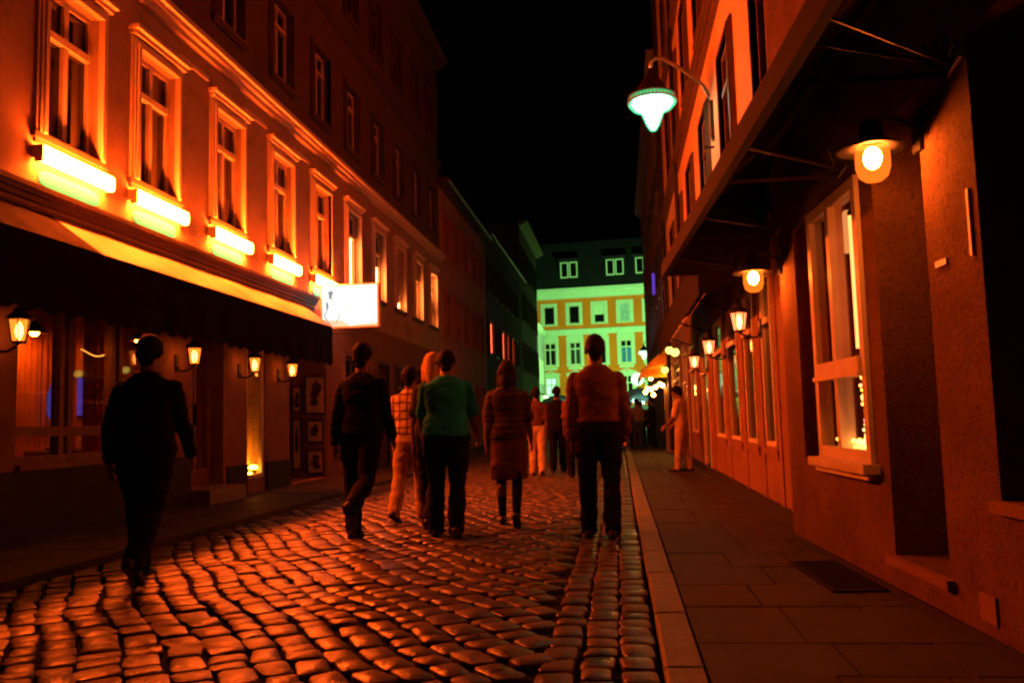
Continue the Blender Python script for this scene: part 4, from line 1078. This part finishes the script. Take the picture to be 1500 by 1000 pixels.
def person(label, loc, rz, height=1.75, legs=((12, 8), (-14, 18)), arms=((-12, 8, 18), (14, 8, 12)), lean=3, head=(0, 0), top=None, bottom=None, hair=(.03, .02, .015),
           hairlen='short', build=1., sleeve='short', skirt=False, voxel=.011, group=None, tuck=True):
    """faces local +y; leg = (hip swing, knee bend) in degrees, arm = (swing, out, elbow bend)"""
    o = thing('person', label, 'person', loc, rz, group)
    kk = height / 1.76
    hipz = .93
    def leg(side, sw, kn):
        a = R(sw); b = R(sw - kn)
        h = Vector((side * .088 * build, 0, hipz)); k_ = h + Vector((side * .008, math.sin(a), -math.cos(a))) * .44; an = k_ + Vector((0, math.sin(b), -math.cos(b))) * .42
        return h, k_, an, b
    L_ = [leg(-1, *legs[0]), leg(1, *legs[1])]
    drop = min(l[2].z for l in L_) - .075
    hip = Vector((0, 0, -drop))
    le = R(lean)
    def tf(p):      # bend the trunk forward about the hips
        q = p - Vector((0, 0, hipz)); t = le * min(1., max(0., q.z / .25))
        return Vector((q.x, q.y * math.cos(t) + q.z * math.sin(t), hipz - q.y * math.sin(t) + q.z * math.cos(t))) + hip
    neck = Vector((0, -.015, 1.49)); hc = Vector((0, .02, 1.655))
    hp = R(head[0]); hy = R(head[1])
    hm = Matrix.Rotation(hy, 3, 'Z') @ Matrix.Rotation(-hp, 3, 'X')
    nb = tf(neck)
    hc = nb + hm @ Vector((0, .03, .148))
    sh = [tf(Vector((s * .163 * build, -.01, 1.375))) for s in (-1, 1)]
    def arm(i, sw, out, el):
        side = (-1, 1)[i]; a = R(sw); ou = R(out * .62)
        d1 = Vector((side * math.sin(ou), math.sin(a) * math.cos(ou), -math.cos(a) * math.cos(ou)))
        e_ = sh[i] + d1 * .29
        a2 = R(sw + el); o2 = R(out * .4)
        d2 = Vector((side * math.sin(o2) * .5, math.sin(a2) * math.cos(o2), -math.cos(a2) * math.cos(o2)))
        w = e_ + d2 * .25
        return sh[i], e_, w, d2
    A = [arm(0, *arms[0]), arm(1, *arms[1])]
    sc = lambda v: Vector(v) * kk
    mk = lambda: MB(lambda x, y, z: Vector((x, y, z)) * kk)
    # ---- body
    m = mk()
    rings = [(.86, 0, .12, .09), (.93, 0, .155, .105), (1.02, 0, .14, .095), (1.1, 0, .13, .088), (1.22, .005, .145, .098), (1.33, 0, .158, .1), (1.39, -.008, .15, .088), (1.43, -.012, .11, .072), (1.47, -.015, .062, .058)]
    torso(m, [(z, cy, rx * build, ry * build) for z, cy, rx, ry in rings], tf)
    limb(m, [tf(Vector((0, -.018, 1.45))), nb + hm @ Vector((0, .01, .1))], [.06, .055])
    # head: skull, jaw, nose, brow, ears, lips
    def hb(p, r):
        c = hc + hm @ Vector(p)
        n = 14; vs = []; fs = []; hh = 8
        for i in range(hh + 1):
            for k_ in range(n):
                t = PI * i / hh; a = 2 * PI * k_ / n
                q = Vector((r[0] * math.sin(t) * math.cos(a), r[1] * math.sin(t) * math.sin(a), -r[2] * math.cos(t)))
                vs.append(tuple(c + hm @ q))
        for i in range(hh):
            for k_ in range(n):
                a = i * n + k_; b = i * n + (k_ + 1) % n; fs.append((a, b, b + n, a + n))
        m.add(vs, fs)
    hb((0, -.012, .025), (.074, .093, .09)); hb((0, .02, -.035), (.058, .066, .075)); hb((0, .045, -.085), (.03, .03, .026)); hb((0, .095, -.012), (.013, .02, .022)); hb((0, .083, .02), (.05, .015, .012))
    hb((0, .082, -.055), (.024, .013, .011)); hb((-.076, -.012, -.005), (.012, .022, .032)); hb((.076, -.012, -.005), (.012, .022, .032))
    for i in (0, 1):
        s_, e_, w, d2 = A[i]; b_ = build ** .5
        limb(m, [s_, e_, w], [.05 * b_, .041 * b_, .027])
        # hand: palm, four curled fingers of different length, thumb
        side = (-1, 1)[i]; fwd = d2.normalized(); lat = Vector((0, 1, 0)) - fwd * fwd.y; lat.normalize(); nrm = fwd.cross(lat) * 1.
        nrm = Vector((-side, 0, 0)) - fwd * (fwd.x * -side); nrm.normalize()
        for t in (-.028, -.009, .01, .028):
            limb(m, [w + fwd * .015 + lat * t * .6, w + fwd * .085 + lat * t], [.014, .0125], 8)
        for j, (t, l) in enumerate(((.03, .068), (.01, .078), (-.01, .072), (-.03, .056))):
            p0 = w + fwd * .085 + lat * t; p1 = p0 + (fwd * .9 + nrm * .35) * l * .5; p2 = p1 + (fwd * .65 + nrm * .75) * l * .5
            limb(m, [p0, p1, p2], [.0095, .009, .0078], 8)
        p0 = w + fwd * .03 + lat * .028; p1 = p0 + (lat * .8 + fwd * .6 + nrm * .3) * .035; p2 = p1 + (fwd * .9 + nrm * .4 + lat * .1) * .03
        limb(m, [p0, p1, p2], [.013, .0105, .009], 8)
    for h, k_, an, b in L_:
        limb(m, [h + hip, k_ + hip, an + hip], [.078 * build, .053, .038])
        limb(m, [k_ + hip + Vector((0, -.012, -.1)), k_ + hip.lerp(hip, 0) + (an - k_) * .55], [.05, .04])
        limb(m, [an + hip, an + hip + Vector((0, .1, -.03))], [.035, .03])
    remesh(m, 'body', M['skin'], o, voxel, 3)
    # ---- shoes
    for h, k_, an, b in L_:
        m = mk(); a = an + hip
        tilt = max(-.1, min(.9, -b * .8)) if (an.z + hip.z) > .1 else 0.
        rot = Matrix.Rotation(-tilt, 3, 'X')
        pts = [(-.055, -.035, .042), (-.02, -.03, .044), (.05, -.04, .042), (.12, -.05, .037), (.175, -.056, .028)]
        limb(m, [a + rot @ Vector((0, y, z)) for y, z, r in pts], [r for y, z, r in pts])
        m.add([tuple(a + rot @ Vector((sx_ * wx, y, -.074 + dz))) for dz in (0, .022) for y, wx in ((-.09, .035), (.05, .042), (.15, .042), (.2, .025)) for sx_ in (-1, 1)],
              [(0, 1, 3, 2), (2, 3, 5, 4), (4, 5, 7, 6), (8, 10, 11, 9), (10, 12, 13, 11), (12, 14, 15, 13), (0, 2, 10, 8), (2, 4, 12, 10), (4, 6, 14, 12), (1, 9, 11, 3), (3, 11, 13, 5), (5, 13, 15, 7), (0, 8, 9, 1), (6, 7, 15, 14)])
        remesh(m, 'shoe', M['shoe'], o, max(voxel, .01), 3)
    # ---- trousers or skirt
    m = mk()
    torso(m, [(.82, 0, .125 * build, .1 * build), (.9, 0, .172 * build, .122 * build), (.97, 0, .165 * build, .115 * build), (1.05, 0, .148 * build, .104 * build)], tf)
    if skirt:
        torso(m, [(.5, .0, .2, .17), (.7, 0, .19, .15), (.9, 0, .175 * build, .125 * build), (1.0, 0, .155 * build, .108 * build)], lambda p: p + hip)
    else:
        for h, k_, an, b in L_:
            limb(m, [h + hip + Vector((0, -.01, 0)), k_ + hip, an + hip + Vector((0, -.012, .0))], [.1 * build, .074, .068])
            a = an + hip; m.tube([a + Vector((0, -.012, .02)), a + Vector((0, 0, -.03))], [.066, .07], 14)
    remesh(m, 'skirt' if skirt else 'trousers', bottom, o, voxel, 3, .013, rnd.random() * 9)
    if skirt:
        m = mk()
        for h, k_, an, b in L_: limb(m, [h + hip, k_ + hip, an + hip], [.084 * build, .057, .041])
        remesh(m, 'tights', black, o, max(voxel, .01), 3)
    # ---- shirt
    m = mk()
    lo = .93 if not tuck else .99
    rings = [(lo, 0, .17 if tuck else .188, .122 if tuck else .138), (1.05, 0, .16 if tuck else .172, .115 if tuck else .126), (1.14, .0, .156, .112), (1.26, .005, .172, .122), (1.34, 0, .178, .116), (1.395, -.008, .17, .104), (1.43, -.012, .135, .09), (1.46, -.015, .095, .078), (1.485, -.016, .07, .066)]
    torso(m, [(z, cy, rx * build, ry * build) for z, cy, rx, ry in rings], tf)
    for i in (0, 1):
        s_, e_, w, d2 = A[i]
        if sleeve == 'short': limb(m, [s_, s_.lerp(e_, .5), s_.lerp(e_, .8)], [.061, .06, .064])
        elif sleeve == 'long': limb(m, [s_, e_, e_.lerp(w, .92)], [.061, .052, .042])
        else: limb(m, [s_, s_.lerp(e_, .12)], [.06, .055])
    remesh(m, 'shirt', top, o, voxel, 3, .013, rnd.random() * 9)
    # ---- hair
    m = mk()
    def cap(r, off, cut):
        n = 22; rows = 12; vs = []; fs = []
        for i in range(rows + 1):
            t = (PI * .98) * (1 - i / rows)
            for k_ in range(n):
                a = 2 * PI * k_ / n
                q = Vector((r[0] * math.sin(t) * math.cos(a), r[1] * math.sin(t) * math.sin(a), -r[2] * math.cos(t)))
                lim = cut - .05 + (math.sin(a) * .5 + .5) * .12
                if q.z < lim: q.z = lim; q.y *= .97; q.x *= .97
                vs.append(tuple(hc + hm @ (q + Vector(off))))
        for i in range(rows):
            for k_ in range(n):
                a = i * n + k_; b = i * n + (k_ + 1) % n; fs.append((a, b, b + n, a + n))
        m.add(vs, fs)
    if hairlen != 'bald':
        cap((.091, .112, .11), (0, -.022, .027), -.055 if hairlen == 'short' else -.1)
        if hairlen == 'short': limb(m, [hc + hm @ Vector((0, -.05, .0)), hc + hm @ Vector((0, -.058, -.075))], [.068, .05])
        if hairlen == 'long':
            limb(m, [hc + hm @ Vector((0, -.06, .0)), hc + hm @ Vector((0, -.085, -.1)), hc + hm @ Vector((0, -.1, -.2))], [.075, .07, .035])
            for s_ in (-1, 1): limb(m, [hc + hm @ Vector((s_ * .055, -.03, .01)), hc + hm @ Vector((s_ * .07, -.05, -.12)), hc + hm @ Vector((s_ * .06, -.06, -.2))], [.045, .04, .02])
    else:
        cap((.078, .098, .094), (0, -.015, .027), -.02)
    hm_ = surf('hair', hair if hair[0] > .3 else tuple(c * .2 for c in hair), .75, .3, 30, .6, 120, spec=.12)
    if hairlen != 'bald':     # loose tufts all over the crown and down the nape
        for _ in range(90):
            a = rnd.uniform(0, 2 * PI); t = rnd.uniform(.15, 2.1)
            if math.sin(a) > .3 and t > 1.2: continue
            d = Vector((math.sin(t) * math.cos(a), math.sin(t) * math.sin(a), math.cos(t)))
            p0 = Vector((d.x * .08, d.y * .1 - .02, d.z * .1 + .025)); p1 = p0 + d * .01 + Vector((rnd.uniform(-.015, .015), rnd.uniform(-.02, 0), rnd.uniform(-.05, -.015) * (2.2 if hairlen == 'long' else 1)))
            limb(m, [hc + hm @ p0, hc + hm @ p1], [.012, .004], 6)
    remesh(m, 'hair', hm_, o, .007 if voxel < .015 else .014, 1, .006, rnd.random() * 9)
    return o

black = cloth('black_cloth_wear', (.006, .005, .005)); navy = cloth('dark_navy', (.02, .02, .03)); charcoal = cloth('charcoal', (.035, .03, .028))
teal = cloth('teal_jersey', (.01, .3, .62)); orange_shirt = cloth('rust_shirt', (.14, .055, .02)); beige = cloth('beige_cotton', (.5, .36, .22)); brownc = cloth('brown_cotton', (.1, .045, .03)); white_c = cloth('pale_cotton', (.6, .48, .36))

def check_cloth():
    m, nt, N, L = nodes_of('checked_shirt')
    out = N.new('ShaderNodeOutputMaterial'); p = N.new('ShaderNodeBsdfPrincipled'); L.new(p.outputs[0], out.inputs[0]); p.inputs['Roughness'].default_value = .9
    tc = N.new('ShaderNodeTexCoord'); sep = N.new('ShaderNodeSeparateXYZ'); L.new(tc.outputs['Object'], sep.inputs[0])
    fac = None
    for ax in ('X', 'Z'):
        a = N.new('ShaderNodeMath'); a.operation = 'MULTIPLY'; a.inputs[1].default_value = 11.; L.new(sep.outputs[ax], a.inputs[0])
        b = N.new('ShaderNodeMath'); b.operation = 'FRACT'; L.new(a.outputs[0], b.inputs[0])
        c = N.new('ShaderNodeMath'); c.operation = 'LESS_THAN'; c.inputs[1].default_value = .22; L.new(b.outputs[0], c.inputs[0])
        if fac is None: fac = c.outputs[0]
        else:
            d = N.new('ShaderNodeMath'); d.operation = 'MAXIMUM'; L.new(fac, d.inputs[0]); L.new(c.outputs[0], d.inputs[1]); fac = d.outputs[0]
    mx = N.new('ShaderNodeMixRGB'); mx.inputs[1].default_value = (.55, .4, .28, 1); mx.inputs[2].default_value = (.12, .06, .04, 1)
    L.new(fac, mx.inputs[0]); L.new(mx.outputs[0], p.inputs['Base Color'])
    return m
def stripe_cloth():
    m, nt, N, L = nodes_of('striped_top')
    out = N.new('ShaderNodeOutputMaterial'); p = N.new('ShaderNodeBsdfPrincipled'); L.new(p.outputs[0], out.inputs[0]); p.inputs['Roughness'].default_value = .9
    tc = N.new('ShaderNodeTexCoord'); sep = N.new('ShaderNodeSeparateXYZ'); L.new(tc.outputs['Object'], sep.inputs[0])
    a = N.new('ShaderNodeMath'); a.operation = 'MULTIPLY'; a.inputs[1].default_value = 16.; L.new(sep.outputs['Z'], a.inputs[0])
    b = N.new('ShaderNodeMath'); b.operation = 'FRACT'; L.new(a.outputs[0], b.inputs[0])
    c = N.new('ShaderNodeMath'); c.operation = 'LESS_THAN'; c.inputs[1].default_value = .35; L.new(b.outputs[0], c.inputs[0])
    mx = N.new('ShaderNodeMixRGB'); mx.inputs[1].default_value = (.03, .014, .01, 1); mx.inputs[2].default_value = (.06, .028, .018, 1)
    L.new(c.outputs[0], mx.inputs[0]); L.new(mx.outputs[0], p.inputs['Base Color'])
    return m

person('person all in black walking close by in front of the pub window', (-3.36, 5.75, 0), R(8), 1.76, ((16, 6), (-18, 26)), ((-20, 14, 30), (18, 14, 14)), 4, (6, 0), black, black, build=1.12, sleeve='long', tuck=False)
person('man in black top and trousers mid-stride under the lightbox sign', (-2.42, 7.85, 0), R(-4), 1.82, ((4, 2), (-20, 42)), ((-14, 14, 12), (14, 12, 16)), 3, (4, -8), black, black, build=1.08, sleeve='long', tuck=False)
person('person in checked shirt and pale trousers walking half hidden between two dark figures', (-2.32, 9.3, 0), R(-6), 1.7, ((-12, 14), (14, 6)), ((10, 8, 14), (-14, 8, 14)), 3, (2, 0), check_cloth(), beige, (.06, .035, .02), build=.98)
person('blonde person in dark T-shirt walking close beside the teal T-shirt', (-1.86, 8.35, 0), R(-10), 1.76, ((10, 6), (-10, 20)), ((-10, 10, 14), (12, 10, 14)), 6, (10, 12), charcoal, black, (.55, .34, .13), 'long', build=.92, tuck=False)
person('man in teal T-shirt with bowed head and black trousers', (-1.62, 7.9, 0), R(3), 1.76, ((5, 4), (-8, 12)), ((8, 16, 30), (10, 16, 34)), 9, (26, 6), teal, black, (.025, .015, .01), build=1.2, tuck=False)
person('person in dark striped top and knee-length skirt walking right of the teal T-shirt', (-1.14, 8.7, 0), R(2), 1.68, ((14, 6), (-14, 20)), ((-10, 14, 14), (14, 14, 20)), 3, (4, -6), stripe_cloth(), brownc, (.1, .045, .02), 'long', build=1.06, skirt=True, tuck=False)
person('tall man in rust orange shirt and black trousers walking near the kerb', (-.2, 7.75, 0), R(-2), 1.8, ((4, 4), (-5, 8)), ((-6, 12, 14), (8, 14, 26)), 1, (0, 0), orange_shirt, black, (.06, .03, .015), 'short', build=1.16, sleeve='long')
person('person in reddish top and pale trousers walking ahead of the striped top', (-1.58, 16.3, 0), R(4), 1.68, ((8, 5), (-8, 14)), ((8, 8, 14), (-10, 8, 12)), 2, (2, 0), brownc, beige, (.05, .03, .02), voxel=.013)
person('person in a dark jacket beside the pale trousers, ahead of the group', (-1.25, 17.2, 0), R(-3), 1.72, ((-8, 8), (8, 5)), ((8, 8, 14), (-10, 8, 12)), 2, (2, 0), black, black, (.03, .02, .015), sleeve='long', voxel=.013)
person('person in pale shirt and dark trousers half behind the tall man', (-.82, 15.6, 0), R(3), 1.7, ((8, 5), (-8, 14)), ((8, 8, 14), (-10, 8, 12)), 2, (2, 0), orange_shirt, black, (.03, .02, .015), voxel=.013)
person('man in pale shirt and trousers leaning by the wall under the lanterns', (1.16, 16.6, .02), R(68), 1.62, ((6, 0), (-4, 6)), ((16, 6, 30), (10, 6, 40)), 4, (14, 0), white_c, beige, (.03, .02, .015), build=1.05, voxel=.013)
protos = [person('dark standing figure in the distant crowd under the parasols', (.3, 31., 0), R(20), 1.7, ((3, 2), (-3, 4)), ((6, 8, 20), (-4, 8, 20)), 2, (4, 10), black, black, voxel=.02, sleeve='long', group='distant crowd'),
          person('dark standing figure in the distant crowd under the parasols', (.8, 33., 0), R(170), 1.66, ((3, 2), (-3, 4)), ((16, 8, 50), (-4, 8, 20)), 2, (4, 10), brownc, navy, voxel=.02, group='distant crowd'),
          person('dark standing figure in the distant crowd under the parasols', (-.6, 35., 0), R(100), 1.74, ((8, 6), (-8, 10)), ((10, 8, 20), (-10, 8, 20)), 2, (4, 10), navy, black, voxel=.02, sleeve='long', group='distant crowd')]
for i, (x, y) in enumerate(((1.1, 29.5), (.55, 28.), (.1, 36.), (.9, 38.), (1.2, 35.), (.45, 41.), (-.9, 40.), (-1.7, 38.), (-2.3, 42.), (-.2, 44.), (-1.4, 46.), (1.0, 44.), (-3.0, 45.))):
    c = copy_tree(protos[i % 3]); c.location = (x, y, 0); c.rotation_euler = (0, 0, R(rnd.uniform(0, 360)))

# ------------------------------------------------------------------ night sky
w = bpy.data.worlds.new('World'); S.world = w; w.use_nodes = True
N, L = w.node_tree.nodes, w.node_tree.links
bg = next(n for n in N if n.type == 'BACKGROUND')
sk = N.new('ShaderNodeTexSky'); sk.sky_type = 'NISHITA'; sk.sun_disc = False; sk.sun_elevation = R(-6); sk.sun_rotation = R(200)
L.new(sk.outputs[0], bg.inputs[0]); bg.inputs[1].default_value = .0004

# ------------------------------------------------------------------ camera (1250 px focal length on a 1500 px wide frame)
cd = bpy.data.cameras.new('camera'); cam = bpy.data.objects.new('camera', cd); C.objects.link(cam)
cd.sensor_width = 36.; cd.lens = 36. * 1250 / 1500; cd.clip_start = .05; cd.clip_end = 600.
cam.location = (0, 0, 1.05)
P_, Y_, RO = 5.312073, 7.034891, .027
cam.rotation_mode = 'QUATERNION'
cam.rotation_quaternion = (Matrix.Rotation(R(Y_), 3, 'Z') @ Matrix.Rotation(R(90 + P_), 3, 'X') @ Matrix.Rotation(-RO, 3, 'Z')).to_quaternion()
S.camera = cam

S.view_settings.view_transform = 'Standard'; S.view_settings.look = 'None'; S.view_settings.exposure = 0.; S.view_settings.gamma = 1.
S.view_settings.use_curve_mapping = False
S.cycles.use_denoising = True
S.cycles.max_bounces = 6; S.cycles.diffuse_bounces = 3; S.cycles.glossy_bounces = 3; S.cycles.transparent_max_bounces = 8
S.cycles.sample_clamp_indirect = 4.
S.cycles.caustics_reflective = False; S.cycles.caustics_refractive = False
S.cycles.filter_width = 2.2
